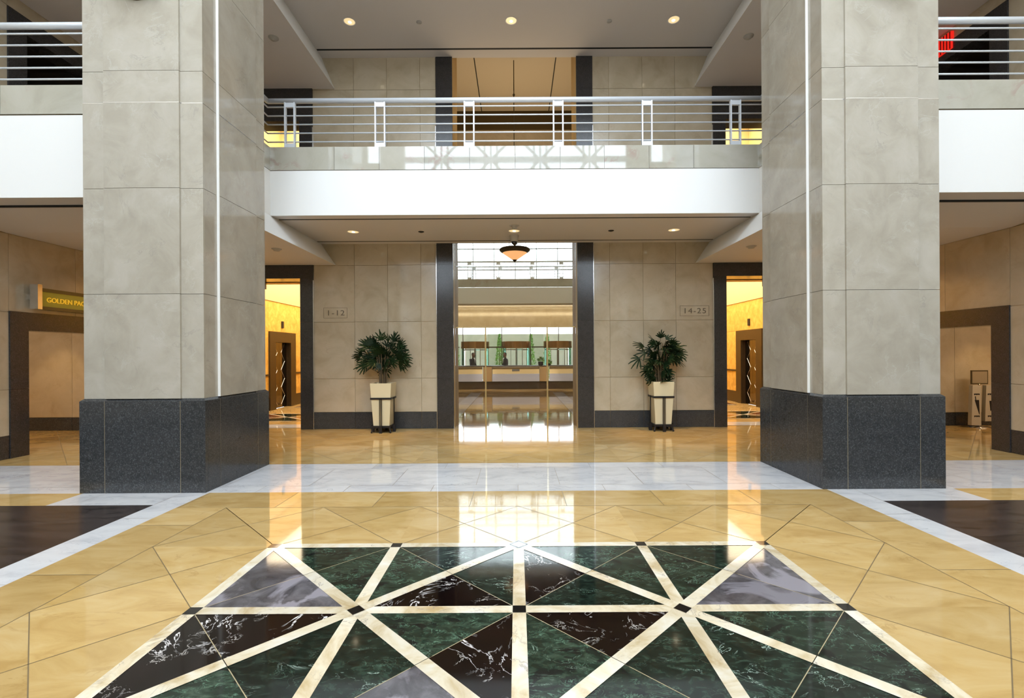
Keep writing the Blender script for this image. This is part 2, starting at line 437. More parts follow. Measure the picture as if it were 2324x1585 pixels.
# dull side strips in the middle hall
for s in (1, -1): fpoly([(s*1.55,12.2),(s*2.0,12.2),(s*2.0,21),(s*1.55,21)], WH, .006)
struct(fl, 'floor', fm)

# ================================================================== walls
def panel_wall(mb, xs, zs, d, m=0, mj=1, gap=.006, axis='y', sgn=-1, depth=.02, skip=None):
    """slabs facing -y (axis 'y') or along x (axis 'x'); xs: positions along the wall"""
    for a_, b_ in zip(xs[:-1], xs[1:]):
        for c, e in zip(zs[:-1], zs[1:]):
            if skip and skip((a_+b_)/2, (c+e)/2): continue
            g = gap/2
            if axis == 'y':
                mb.box(a_+g, b_-g, d, d+depth, c+g, e-g, m)
            else:
                x0, x1 = (d-depth, d) if sgn > 0 else (d, d+depth)
                mb.box(x0, x1, a_+g, b_-g, c+g, e-g, m)
Zj = [0.385, H-.55, H+.745, H+2.04, H+3.335, H+4.63, H+6.05, u_c+.3]
JL = -4.632; JLi = -4.934; JR = 4.50; JRi = 4.80
PLo, PLi, PRi, PRo = -1.820, -1.435, 1.385, 1.765
# back wall, slabs between the frames
w = MB()
xsL = [JL, X(805.6, DW), X(880.7, DW), X(956.4, DW), PLo]
xsR = [PRo, X(1384.6, DW), X(1460.5, DW), X(1534.6, DW), JR]
for xs_ in (xsL, xsR):
    panel_wall(w, xs_, Zj, DW)
    panel_wall(w, xs_, [0, .385], DW-.004, m=2)
# backing (solid wall blocks)
for x0, x1 in ((JLi, PLi), (PRi, JRi)):
    w.box(x0+.001, x1-.001, DW+.021, DW+.87, 0, ROOF, 3)
# wall above the hall openings and outward
HZ, HZ2 = H+1.743, H+5.33      # opening heights of the lower and upper hall
for s, ji, hx, sw in ((-1, JLi, -7.5, -13), (1, JRi, 7.45, 13)):
    w.box(hx, sw, DW+.021, DW+.5, 0, ROOF, 3)
    w.box(ji, hx, DW+.021, DW+.5, HZ+.02, UF-.02, 3)
    w.box(ji, hx, DW+.021, DW+.5, HZ2+.02, ROOF, 3)
# side passage back walls
for x0, x1 in ((-13, SL-.3), (SR+.3, 13)):
    xx = [x0+(x1-x0)*i/3 for i in range(4)]
    panel_wall(w, xx, [.30, 3.2], DW); panel_wall(w, xx, [0, .30], DW-.01, m=2)
for x0, x1 in ((SL, -7.8), (7.75, SR)):
    panel_wall(w, [x0, x1], Zj, DW); panel_wall(w, [x0, x1], [0, .385], DW-.004, m=2)
struct(w, 'wall_back', [M['wall'], M['joint'], M['granite'], M['goldpaint']])

# dark granite frames of the openings
def frame_obj(x0, x1, z0, z1, d0, d1, name):
    mb = MB(); n = max(1, round((z1-z0)/1.3)); 
    return mb
k = 1
for (x0, x1) in ((PLo, PLi), (PRi, PRo)):
    t = MB(); zz = [0]+[z for z in Zj[1:]]
    for c, e in zip(zz[:-1], zz[1:]): t.box(x0+.008, x1-.002, DW-.03, DW+.865, c+.001, e-.001, 0)
    struct(t, 'trim_%d' % k, [M['granitewarm']]); k += 1
for (xi, xo, xe, s) in ((JLi, JL, -7.8, -1), (JRi, JR, 7.75, 1)):
    t = MB(); a0, a1 = sorted((xi, xo))
    zz = [0, 1.15, 2.445, HZ]
    for c, e in zip(zz[:-1], zz[1:]): t.box(a0+.004, a1-.004, DW-.03, DW+.45, c+.001, e-.001, 0)
    x0, x1 = sorted((xo-.004*0, xe)); t.box(x0+.004, x1, DW-.03, DW+.45, HZ, z_s-.001, 0)
    b0, b1 = sorted((xe, xe-s*.30)); t.box(b0, b1, DW-.03, DW+.45, 0, HZ, 0)
    t.box(a0+.004, a1-.004, DW-.03, DW+.45, UF, HZ2, 0); t.box(x0+.004, x1, DW-.03, DW+.45, HZ2, u_s, 0); t.box(b0, b1, DW-.03, DW+.45, UF, HZ2, 0)
    struct(t, 'trim_%d' % k, [M['granitewarm']]); k += 1
# polished steel edge strips
t = MB()
for x in (JL, PLo, PRo, JR):
    t.box(x-.004, x+.004, DW-.034, DW+.01, 0, H+1.7 if x in (JL, JR) else z_c, 0)
    t.box(x-.004, x+.004, DW-.034, DW+.01, UF, H+5.2, 0)
struct(t, 'trim_%d' % k, [M['steel']]); k += 1

# side walls with framed openings
def side_wall(x, s, name):
    global k
    w = MB()
    o0, o1 = 8.34, 10.75; f0 = 8.03; oz = H+.445; fz = H+.76
    zz = [.385, H-.55, H+.745, z_s-.002]
    ysn = [REAR+.2, -6, -4.3, -2.6, -.9, .8, 2.5, 4.2, 5.9, 6.9, f0]
    sg = 1 if s < 0 else -1
    panel_wall(w, ysn, zz, x, axis='x', sgn=sg)
    panel_wall(w, ysn, [0, .385], x+.004*sg, m=2, axis='x', sgn=sg)
    panel_wall(w, [f0, 9.25, DW], [fz, z_s-.002], x, axis='x', sgn=sg)
    panel_wall(w, [7.2, f0, 9.25, DW], [UF, H+5.86, u_s], x, axis='x', sgn=sg, skip=lambda y, z: y > f0 and z < H+5.8)
    panel_wall(w, [REAR+.2, -5, -1, 3, 7.2], [z_s, UF, u_s+1.2, 13, ROOF], x, axis='x', sgn=sg)
    panel_wall(w, [7.2, DW], [z_s, UF], x, axis='x', sgn=sg)
    xb0, xb1 = sorted((x-.021*sg, x-.30*sg))
    w.box(xb0, xb1, REAR, f0+.02, 0, ROOF, 3)
    w.box(xb0, xb1, f0, DW+.02, fz-.05, UF, 3); w.box(xb0, xb1, f0, DW+.02, H+5.86, ROOF, 3)
    struct(w, name, [M['wall'], M['joint'], M['granitewarm'], M['goldpaint']])
    t = MB()
    a0, a1 = sorted((x+.02*sg, x-.30*sg))
    for z0, z1 in ((0, 1.15), (1.152, fz)): t.box(a0, a1, f0+.002, o0, z0, z1)
    t.box(a0, a1, o0, DW-.03, oz, fz-.001); t.box(a0, a1, o1, DW-.03, 0, oz)
    t.box(a0, a1, f0+.002, o0, UF, H+5.85); t.box(a0, a1, o0, DW-.03, H+5.55, H+5.85); t.box(a0, a1, o1, DW-.03, UF, H+5.55)
    struct(t, 'trim_%d' % k, [M['granitewarm']]); k += 1
    # passage shell beyond
    p = MB(); xo = x-4.3*sg
    e0, e1 = sorted((xo, xo-.2*sg)); p.box(e0, e1, 6.2, DW+.5, 0, ROOF)
    c0, c1 = sorted((x-.3*sg, xo)); p.box(c0, c1, 6.0, DW+.02, 3.2, UF-.1); p.box(c0, c1, 5.8, 6.0, 0, ROOF); p.box(c0, c1, 6.0, DW+.02, u_s+.4, u_s+.6, 1)
    p.box(c0, c1, DW-.02, DW+.02, UF-.1, u_s+.4, 1); p.box(c0, c1, 6.0, DW, UF-.1, UF, 1)
    return p
for x, s, nme in ((SL, -1, 'wall_left'), (SR, 1, 'wall_right')):
    p = side_wall(x, s, nme)
    struct(p, nme+'_passage', [M['goldpaint'], M['dark']])
spot('passage_downlight', (SL-1.9, 10.2, 3.15), 90, WARM, 70, .5)
spot('passage_downlight', (SR+2.3, 10.2, 3.15), 90, WARM, 70, .5)
spot('upper_side_light', (-9.05, 9.2, 7.65), 25, WARM, 140)
spot('upper_side_light', (8.85, 9.2, 7.65), 25, WARM, 140)
area('passage_fill_light', (SL-2.2, 8.4, 3.15), (math.radians(25), 0, 0), 2.5, 1.0, 60, (1, .80, .54))  # added fill without a fixture, brightens the passage back walls
area('passage_fill_light', (SR+2.2, 8.4, 3.15), (math.radians(25), 0, 0), 2.5, 1.0, 60, (1, .80, .54))

# ================================================================== slabs, soffits, balcony fronts
s_ = MB()
# middle balcony slab (white front, painted soffit)
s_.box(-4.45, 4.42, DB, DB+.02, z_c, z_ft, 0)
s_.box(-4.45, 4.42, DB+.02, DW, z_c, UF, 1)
for sx, xe, xt, xw in ((-1, -4.13, -4.45, SL), (1, 4.10, 4.42, SR)):
    # side slab: undercut inner face, lower soffit
    sec = [(xe, z_s), (xw, z_s), (xw, z_ft), (xt, z_ft), (xt, z_c)]
    s_.prism(sec, 8.0, DW, 1); 
    inner = [(xe, z_s+.0005), (xe+sx*.02, z_s+.0005), (xt+sx*.02, z_c), (xt+sx*.02, z_ft), (xt-sx*.003, z_ft), (xt-sx*.003, z_c), (xe-sx*.003, z_s+.0005)]
    s_.prism(inner, DS+.3, DW, 0)
    # front part of the side slab with its slightly rising soffit
    s_.prism([(DS, H+2.20), (8.0, z_s), (8.0, z_ft), (DS, z_ft)], xt, xw, 1, axis='x')
    s_.prism([(DS-.02, H+2.20), (DS, H+2.20), (DS, z_ft), (DS-.02, z_ft)], xt+sx*.3, xw, 0, axis='x')
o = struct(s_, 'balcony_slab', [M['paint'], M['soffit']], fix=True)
o.name = 'ceiling_lower'
# slots (black gaps)
t = MB()
t.box(-4.42, 4.38, 8.985, 9.03, z_c-.004, z_c+.001)
t.box(-4.44, 4.40, 10.76, 10.80, z_c-.004, z_c+.001)
t.box(-4.40, 4.38, 10.70, 10.75, u_c-.004, u_c+.001)
for x0, x1 in ((SL, -5.0), (5.0, SR)): t.box(x0, x1, 6.93, 6.97, H+2.15, H+2.178)
struct(t, 'trim_%d' % k, [M['black']]); k += 1
# upper ceiling
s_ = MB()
s_.box(-4.42, 4.40, 7.5, DW+.02, u_c, u_c+.6, 0)  # unseen front part carried forward to shade the upper back wall
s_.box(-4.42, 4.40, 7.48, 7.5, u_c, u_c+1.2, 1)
for sx, xe, xt, xw in ((-1, -4.13, -4.42, SL), (1, 4.10, 4.40, SR)):
    sec = [(xe, u_s), (xw, u_s), (xw, u_c+.6), (xt, u_c+.6), (xt, u_c)]
    s_.prism(sec, DS, DW+.02, 0)
    inner = [(xe, u_s+.0005), (xe+sx*.02, u_s+.0005), (xt+sx*.02, u_c), (xt+sx*.02, u_c+.6), (xt-sx*.003, u_c+.6), (xt-sx*.003, u_c), (xe-sx*.003, u_s+.0005)]
    s_.prism(inner, DS, DW, 1)
    s_.prism([(DS-.02, u_s), (DS, u_s), (DS, u_s+1.3), (DS-.02, u_s+1.3)], xt, xw, 1, axis='x')
struct(s_, 'ceiling', [M['soffit'], M['paint']], fix=True)
# wall over the upper balcony and the roof of the atrium
t = MB(); t.box(-8.8, 8.6, DS+.3, DS+.5, u_c+.7, ROOF, 0); struct(t, 'wall_upper', [M['paint']])
t = MB()
t.box(-13.5, 13.5, REAR-.3, -6, ROOF, ROOF+.2, 0); t.box(-13.5, 13.5, 3, 30, ROOF, ROOF+.2, 0)
t.box(-13.5, -5.5, -6, 3, ROOF, ROOF+.2, 0); t.box(5.5, 13.5, -6, 3, ROOF, ROOF+.2, 0)
struct(t, 'ceiling_roof', [M['paint']])
t = MB()
for i in range(1, 5): t.box(-5.5+2.2*i-.06, -5.5+2.2*i+.06, -6, 3, ROOF, ROOF+.15, 0)
for i in range(1, 4): t.box(-5.5, 5.5, -6+2.25*i-.06, -6+2.25*i+.06, ROOF, ROOF+.15, 0)
struct(t, 'trim_skylight', [M['rail']])

# curbs of the balcony (stone band)
t = MB()
xsn = [X(p, DB) for p in (614, 761, 863, 965.5, 1068.5, 1171.5, 1274, 1373.8, 1475.6, 1577, 1718)]
xsn[0] = -4.462; xsn[-1] = 4.432
for a_, b_ in zip(xsn[:-1], xsn[1:]): t.box(a_+.003, b_-.003, DB, DB+.25, z_ft+.012, z_ct, 0)
t.box(-4.46, 4.43, DB+.012, DB+.25, z_ft-.05, z_ft+.012, 1)
for sx, xt, xw in ((-1, -4.45, SL), (1, 4.42, SR)):
    y = DS+.05
    while y < DB-.05:
        y2 = min(y+1.0, DB); x0, x1 = sorted((xt, xt+sx*.25)); t.box(x0, x1, y+.003, y2-.003, z_ft+.012, z_ct, 0); y = y2
    x = xt
    while abs(x) < abs(xw)-.05:
        x2 = x+sx*min(1.35, abs(xw)-abs(x)); x0, x1 = sorted((x, x2)); t.box(x0+.003, x1-.003, DS, DS+.25, z_ft+.03, z_ct, 0); x = x2
    x0, x1 = sorted((xt, xw)); t.box(x0, x1, DS+.012, DS+.25, z_ft-.05, z_ft+.03, 1)
struct(t, 'trim_%d' % k, [M['curb'], M['bronze']]); k += 1

# ================================================================== columns
def column(x0, x1, label):
    root = empty('stone_column', ((x0+x1)/2, (D1+D2)/2, 0), label, 'column', 'square stone columns of the atrium')
    ox, oy = (x0+x1)/2, (D1+D2)/2
    hw = (x1-x0)/2; hd = (D2-D1)/2
    bz = H-.532
    b = MB(); g = .31
    # base: core plus slabs with thin joints, cut at the top edge
    fr = lambda v0, v1: (v0+.0022, v1-.0022)
    for (a0, a1) in ((-hw, -hw+g), (-hw+g, hw-g), (hw-g, hw)):
        p, q2 = fr(a0, a1)
        for ys0, ys1 in ((-hd, -hd+.05), (hd-.05, hd)):
            b.box(p if a0 > -hw else a0, q2 if a1 < hw else a1, ys0, ys1, 0, bz-.03, 0)
    for (a0, a1) in ((-hd+.05, -hd+g), (-hd+g, hd-g), (hd-g, hd-.05)):
        p, q2 = fr(a0, a1)
        for xs0, xs1 in ((-hw, -hw+.05), (hw-.05, hw)):
            b.box(xs0, xs1, p, q2, 0, bz-.03, 0)
    c = .035
    # chamfered cap
    n = len(b.v)
    lo = [(-hw,-hd),(hw,-hd),(hw,hd),(-hw,hd)]; hi = [(-hw+c,-hd+c),(hw-c,-hd+c),(hw-c,hd-c),(-hw+c,hd-c)]
    b.v += [(x, y, bz-.03) for x, y in lo]+[(x, y, bz) for x, y in hi]
    for f in ((4,5,6,7),(0,1,5,4),(1,2,6,5),(2,3,7,6),(3,0,4,7)):
        b.f.append(tuple(n+i for i in f)); b.m.append(0); b.t.append(.3)
    b.box(-hw+.0015, hw-.0015, -hd+.0015, hd-.0015, 0, bz-.031, 1)
    b.build('column_base', [M['granite'], M['brassjoint']], root)
    # shaft
    s = MB(); w_, d_ = hw-.033, hd-.033; top = ROOF
    s.box(-w_+.02, w_-.02, -d_+.02, d_-.02, bz, top, 1)
    zz = [bz, H+.767, H+2.08, H+3.142, H+3.536, H+4.85, H+6.16, H+7.47, H+8.78, H+10.1, H+11.4, H+12.7, top]
    for c_, e in zip(zz[:-1], zz[1:]):
        c2 = c_+.0025 if c_ > bz else c_; e2 = e-.0025
        gg = g-.033
        for sy in (-1, 1):
            y0, y1 = sorted((sy*d_, sy*(d_-.03)))
            s.box(-w_, -w_+gg, y0, y1, c2, e2); s.box(w_-gg, w_, y0, y1, c2, e2)
            y0, y1 = sorted((sy*(d_+.026), sy*(d_-.03)))
            s.box(-w_+gg, w_-gg, y0, y1, c2, e2)
        for sx in (-1, 1):
            xa, xb = sorted((sx*w_, sx*(w_-.03)))
            s.box(xa, xb, -d_+.03, -d_+gg, c2, e2); s.box(xa, xb, d_-gg, d_-.03, c2, e2)
            xa, xb = sorted((sx*(w_+.026), sx*(w_-.03)))
            s.box(xa, xb, -d_+gg+.012, d_-gg, c2, e2)
    s.build('column_shaft', [M['column'], M['joint']], root)
    # polished steel level line; white upright by each flank stands in for a glint
    m = MB(); zl = H+3.142
    for sy in (-1, 1):
        y = sy*(d_+.001); m.box(-w_, -w_+gg, min(y, y-.01*sy), max(y, y-.01*sy), zl-.006, zl+.006); m.box(w_-gg, w_, min(y, y-.01*sy), max(y, y-.01*sy), zl-.006, zl+.006)
        y = sy*(d_+.027); m.box(-w_+gg, w_-gg, min(y, y-.01*sy), max(y, y-.01*sy), zl-.006, zl+.006)
    for sx in (-1, 1):
        x = sx*(w_+.0275); m.box(min(x, x-.02*sx), max(x, x-.02*sx), -d_+gg+.012, d_-gg, zl-.004, zl+.004)
    m.build('level_steel_line', M['steel'], root)['label'] = 'polished steel line around the shaft'
    m = MB()
    for sx in (-1, 1):
        xa, xb = sorted((sx*(w_-.01), sx*(w_+.030)))
        m.box(xa, xb, -d_+gg-.002, -d_+gg+.011, bz, top)
    m.build('upright_glint_trim', M['paint'], root)['label'] = 'white upright trim standing in for a window glint on the flank'  # white paint carries the window's reflection on the panel edge
    return root
column(-5.413, -3.855, 'grey marble column on dark granite base, left of the reception doorway')
column(3.780, 5.300, 'grey marble column on dark granite base, right of the reception doorway')
# sconces just at the upper edge of view
def sconce(x, label):
    r = empty('wall_sconce', (x, D1+.028, H+4.50), label, 'wall lamp', 'bowl sconces on the columns')
    b = MB(); n = 24; prof = [(.02, -.10), (.10, -.085), (.22, -.04), (.32, .03), (.38, .10), (.36, .10), (.28, .04), (0.02, .0)]
    k0 = len(b.v)
    for rr, z in prof:
        for i in range(n+1):
            an = PI+PI*i/n; b.v.append((rr*math.cos(an), rr*.75*math.sin(an), z))
    for a_ in range(len(prof)-1):
        for i in range(n):
            b.f.append((k0+a_*(n+1)+i, k0+a_*(n+1)+i+1, k0+(a_+1)*(n+1)+i+1, k0+(a_+1)*(n+1)+i)); b.m.append(0); b.t.append(0)
    b.build('bowl', M['bronze'], r, smooth=True)
    p = MB(); p.box(-.12, .12, -.02, .02, -.05, .2); p.build('back_plate', M['bronze'], r)
sconce(X(315, D1), 'dark bowl sconce at the top of the left column')
sconce(X(2020, D1), 'dark bowl sconce at the top of the right column')

# ================================================================== railings
RB = [z_rt-.155, z_rt-.155-.161, z_rt-.155-.321, z_rt-.155-.48, z_rt-.155-.64]   # bar heights
def railing(pts, posts, label, y, along='x', group='balcony railings', returns=()):
    r = empty('balcony_railing', (sum(pts)/2, y, z_ct), label, 'railing', group)
    ox, oy, oz = r.location
    def part(mb, n, mat='rail', **kw):
        mb.v = [(a-ox, b_-oy, c-oz) for a, b_, c in mb.v]
        return mb.build(n, M[mat], r, **kw)
    x0, x1 = pts
    h = MB(); h.tube((x0, y, z_rt-.045), (x1, y, z_rt-.045), .045, n=20)
    for (rx, ry) in returns: h.tube((rx, y, z_rt-.045), (rx, ry, z_rt-.045), .045, n=20)
    part(h, 'handrail', smooth=True)
    for z in RB:
        b = MB(); b.tube((x0, y, z), (x1, y, z), .0125, n=10)
        for (rx, ry) in returns: b.tube((rx, y, z), (rx, ry, z), .0125, n=10)
        part(b, 'rail_bar', smooth=True)
    for px in posts:
        p = MB()
        for dx in (-.085, .085): p.box(px+dx-.012, px+dx+.012, y-.03, y+.03, z_ct-.0, z_rt-.07)
        p.box(px-.073, px+.073, y-.022, y+.022, z_rt-.165, z_rt-.085)
        p.box(px-.073, px+.073, y-.022, y+.022, z_ct, z_ct+.095)
        p.box(px-.10, px+.10, y-.028, y+.028, z_rt-.078, z_rt-.07)
        part(p, 'railing_post', 'rail')
    return r
pp = [X(p, DB+.08) for p in (661.5, 866, 1068, 1269.7, 1471, 1671.8)]
railing((-4.53, 4.50), pp, 'long white metal railing on the middle balcony above the white fascia', DB+.08, returns=((-4.53, DS+.2), (4.50, DS+.2)))
railing((SL, -4.7), [-7.42], 'white metal railing on the balcony left of the left column', DS+.08)
railing((4.7, SR), [X(2356, DS+.08)], 'white metal railing on the balcony right of the right column', DS+.08)

# ================================================================== ceiling fittings
def downlight(x, y, z, label, group, lit=1, tilt=0):
    r = empty('recessed_downlight', (x, y, z), label, 'ceiling light', group)
    t = MB(); t.lathe([(.125, -.004), (.118, -.008), (.108, -.004), (.104, 0.0)], n=32); t.build('trim_ring', M['paint'], r, smooth=True)
    t = MB(); t.lathe([(.106, -.003), (.095, -.0025), (.07, -.002), (.02, -.002)], n=32); t.build('reflector', M['lampreflector'], r, smooth=True)
    t = MB()
    t.lathe([(.001, -.009), (.022, -.008), (.032, -.003)], (0, .02, 0), n=16)
    t.build('bulb', M['bulb'], r)
    spot('downlight_spot', (x, y, z-.02), lit, (1, .62, .24), 52, .9, .06)
names = ['leftmost', 'middle', 'rightmost']
for i, px in enumerate((803, 1168.5, 1531)):
    downlight(X(px, 9.92), 9.92, z_c-.001, '%s of three lit downlights in the lower balcony soffit' % names[i], 'downlights in the lower soffit', 330)
for i, px in enumerate((797.5, 1164.5, 1533.5)):
    downlight(X(px, 9.82), 9.82, u_c-.001, '%s of three lit downlights in the upper ceiling' % names[i], 'downlights in the upper ceiling', 25)
def disc(name, x, y, z, r_, label, cat, group, prof, mat):
    t = MB(); t.lathe(prof, n=24); o = t.build(name, mat, None, smooth=True, loc=(x, y, z)); tag(o, label, cat, group)
for px, sd in ((957.5, 'left'), (1388.5, 'right')):
    disc('sprinkler_head', X(px, 9.95), 9.95, z_c, .05, 'small black sprinkler disc in the lower soffit, %s of the doorway' % sd, 'sprinkler', 'black discs in the lower soffit', [(.06, 0), (.06, -.006), (.03, -.02), (.001, -.022)], M['iron'])
for px, sd in ((955.5, 'left'), (1387, 'right')):
    disc('sprinkler_head', X(px, 9.85), 9.85, u_c, .05, 'small grey sprinkler disc in the upper ceiling, %s of the middle downlight' % sd, 'sprinkler', 'grey discs in the upper ceiling', [(.055, 0), (.055, -.01), (.03, -.02), (.001, -.022)], M['plastic'])
for (px, py, z, sd) in ((629, 565, z_s, 'lower soffit beside the left column'), (1706.5, 559, z_s, 'lower soffit beside the right column'), (625, 86, u_s, 'upper soffit beside the left column'), (1703, 82, u_s, 'upper soffit beside the right column')):
    v = -(py-VY)-ROLL*(px-VX); D = (z-H)*F/v
    disc('smoke_detector', X(px, D), D, z, .1, 'round smoke detector on the '+sd, 'smoke detector', 'smoke detectors', [(.095, 0), (.09, -.012), (.065, -.02), (.05, -.045), (.001, -.05)], M['plastic'])
disc('smoke_detector', X(1169, 9.52), 9.52, z_c, .1, 'small smoke detector on the lower soffit in front of the middle downlight', 'smoke detector', 'smoke detectors', [(.10, 0), (.09, -.008), (.055, -.012), (.05, -.055), (.001, -.058)], M['plastic'])
r = empty('dome_camera', (X(1168.5, 10.3), 10.3, z_c), 'grey dome security camera hanging above the reception doorway', 'security camera')
t = MB(); t.lathe([(.10, 0), (.10, -.03), (.088, -.045), (.085, -.11), (.07, -.14), (.001, -.14)], n=32); t.build('housing', M['plastic'], r, smooth=True)
t = MB(); t.lathe([(.062, -.138), (.056, -.165), (.036, -.188), (.001, -.196)], n=32); t.build('dome', M['domeglass'], r, smooth=True)

# ================================================================== portal glazing with doors
pl, pr = PLi, PRi
doors_head = H+.62
g = MB()
DG_ = DW+.25
o = MB()
for x0, x1 in ((pl, -.73), (-.72, .71), (.72, pr)):
    o.box(x0+.002, x1-.002, DG_, DG_+.01, .01, doors_head-.01)
gl = o.build('window_1', M['doorglass']); gl['kind'] = 'structure'
o = MB(); o.box(pl+.002, pr-.002, DG_, DG_+.01, doors_head+.012, z_c+.3)
o = o.build('window_2', M['doorglass']); o['kind'] = 'structure'
for x, nme in ((-.725, 'left'), (.715, 'right')):
    t = MB(); t.box(x-.017, x+.017, DG_-.02, DG_+.03, .0, doors_head)
    r = t.build('door_post', M['brass']); tag(r, 'polished brass post on the %s side of the glass reception doors' % nme, 'door post', 'brass door posts')
t = MB(); t.box(pl, pr, DG_-.012, DG_+.02, doors_head-.012, doors_head+.012); struct(t, 'trim_%d' % k, [M['brass']]); k += 1
# transom above glazing level between floors
t = MB(); t.box(pl, pr, DW+.02, DW+.86, z_c+.2, UF-.4); struct(t, 'trim_%d' % k, [M['soffit']]); k += 1

# ================================================================== middle hall (behind the portal)
t = MB()
HXW = 3.1; HE = 20.5
for s in (-1, 1):
    yy = [DW+.87, 13.2, 15, 16.8, 18.6, HE]
    panel_wall(t, yy, [.385, H-.55, H+.745, H+2.04, H+3.335, H+4.63, H+5.9, H+7.6], s*HXW, axis='x', sgn=-s)
    panel_wall(t, yy, [0, .385], s*HXW-.004*s, m=2, axis='x', sgn=-s)
    x0, x1 = sorted((s*(HXW+.021), s*4.75)); t.box(x0, x1, DW+.87, HE, 0, ROOF, 3)
    x0, x1 = sorted((s*1.0, s*HXW))
# flank returns behind the portal frame
struct(t, 'wall_hall', [M['wall'], M['joint'], M['granite'], M['goldpaint']])
t = MB()
t.box(-HXW, HXW, DW+.87, 15.1, H+7.6, H+7.8, 0)
t.box(-HXW, HXW, 15.1, 15.4, H+7.0, H+7.8, 1)
t.box(-HXW, HXW, 15.1, 15.4, H+3.62, H+7.0, 2)
t.box(-HXW, HXW, 15.4, HE, H+5.6, H+5.8, 0)
struct(t, 'ceiling_hall', [M['hallpaint'], M['bronze'], M['wall']])
t = MB()
for x in (-1.05, 1.05): t.box(x-.012, x+.012, DW+.9, 15.1, H+7.592, H+7.601)
struct(t, 'trim_%d' % k, [M['black']]); k += 1
area('hall_uplight', (0, 13.2, H+4.3), (PI, 0, 0), 3.5, 1.6, 55, (1, .80, .52))
area('hall_ceiling_light', (0, 17.8, H+5.5), (0, 0, 0), 4, 4, 90, (1, .82, .55))
for _x in (-3, 0, 3): spot('desk_fill_spot', (_x, 17.5, H+5.3), 2600, (1, .88, .72), 30, .6, .15, (math.radians(41.5), 0, 0))  # added spots, no fixtures there; they brighten the desk front
area('header_fill_strip', (0, 25.3, H+2.35), (math.radians(80), 0, 0), 14, .2, 130, (1, .84, .50))  # added strip that brightens the header wall under the far balcony

# pendant lamp
r = empty('pendant_lamp', (X(1169.5, 12.45), 12.45, H+2.42), 'bowl pendant lamp with amber glass and dark rim hanging behind the doorway', 'pendant lamp')
t = MB(); t.lathe([(.40, .245), (.40, .27), (.375, .29), (.20, .33), (.01, .34)], n=40); t.lathe([(.40, .245), (.375, .215), (.315, .175)], n=40); t.build('rim', M['bronze'], r, smooth=True)
t = MB(); t.lathe([(.315, .176), (.24, .125), (.15, .06), (.062, .0)], n=40); t.build('bowl', M['lampcream'], r, smooth=True)
t = MB(); t.lathe([(.062, .002), (.055, -.012), (.02, -.045), (.001, -.062)], n=20); t.build('finial', M['bronze'], r, smooth=True)
t = MB(); t.lathe([(.001, .36), (.03, .38), (.075, .42), (.07, .44), (.01, .45)], n=20); t.build('collar', M['bronze'], r, smooth=True)
t = MB(); t.tube((0, 0, .3), (0, 0, 5.15), .012)
for i in range(3):
    an = 2*PI*i/3; t.tube((.30*math.cos(an), .30*math.sin(an), .28), (0, 0, 2.9), .006, n=6)
t.build('rod', M['bronze'], r)
t = MB(); t.lathe([(.001, 4.20), (.035, 4.26), (.001, 4.32)], n=8); t.build('rod_knob', M['bronze'], r)

# ================================================================== far lobby
t = MB()
t.box(-9.0, -3.1, HE, HE+.2, 0, ROOF, 0); t.box(3.1, 9.0, HE, HE+.2, 0, ROOF, 0); t.box(-3.1, 3.1, HE, HE+.2, H+5.6, ROOF, 0)
t.box(-9.2, -9.0, HE, 30, 0, ROOF, 0); t.box(9.0, 9.2, HE, 30, 0, ROOF, 0)
struct(t, 'wall_far_sides', [M['wall']])
t = MB()
FBK = 24.3
t.box(-9, 9, FBK, FBK+.02, z_c, z_ft, 0); t.box(-9, 9, FBK+.02, FBK+1.8, z_c, z_c+.3, 1)
t.box(-9, 9, FBK, FBK+.2, z_ft+.01, z_ct, 2)
struct(t, 'ceiling_far_balcony', [M['paint'], M['soffit'], M['curb']])
zfar = z_ct
def far_rail(y, posts, label, dz=0):
    r = empty('balcony_railing', (0, y, z_ct+dz), label, 'railing', 'balcony railings beyond the glass')
    h = MB(); h.tube((-5, 0, .875), (5, 0, .875), .045, n=10); h.build('handrail', M['rail'], r)
    for i in range(5):
        b = MB(); b.tube((-5, 0, .765-.16*i), (5, 0, .765-.16*i), .0125, n=6); b.build('rail_bar', M['rail'], r)
    for x in posts:
        p = MB(); p.box(x-.10, x-.075, -.03, .03, 0, .85); p.box(x+.075, x+.10, -.03, .03, 0, .85); p.box(x-.1, x+.1, -.02, .02, .72, .85); p.box(x-.1, x+.1, -.02, .02, 0, .1); p.build('railing_post', M['rail'], r)
far_rail(FBK+.08, [-4.0, -2.36, -.90, .82, 2.28, 3.9], 'far railing seen through the glass above the doorway, the nearer one')
far_rail(25.75, [-3.7, -2.25, -.85, .80, 2.15, 3.6], 'far railing seen through the glass above the doorway, the one behind')
# facade: header wall, mullions and glass
t = MB()
fh = H+1.50
t.box(-9, 9, FAR, FAR+.25, fh, z_c+.3, 0)
t.box(-9, 9, FAR-.6, FAR-.02, z_c-.0, z_c+.3, 0)
t.box(-9, 9, FAR, FAR+.25, 13, ROOF, 0)
struct(t, 'wall_far', [M['wall']])
t = MB()
for i in range(-7, 8):
    x = -.05+i*1.185
    t.box(x-.018, x+.018, FAR, FAR+.12, z_c+.3, 13)
for z in (H+5.87, H+4.7, H+7.5, H+9.5): t.box(-9, 9, FAR, FAR+.1, z-.02, z+.02)
for x in (-4.8, -3.0, -.83, .78, 2.35, 4.2): t.box(x-.02, x+.02, FAR, FAR+.12, 0, fh)
for x0, x1 in ((-9, -3.2), (-1.75, -.85), (.85, 1.65), (3.2, 9)): t.box(x0, x1, FAR, FAR+.1, H+.33, H+.40)
struct(t, 'trim_%d' % k, [M['bronze']]); k += 1
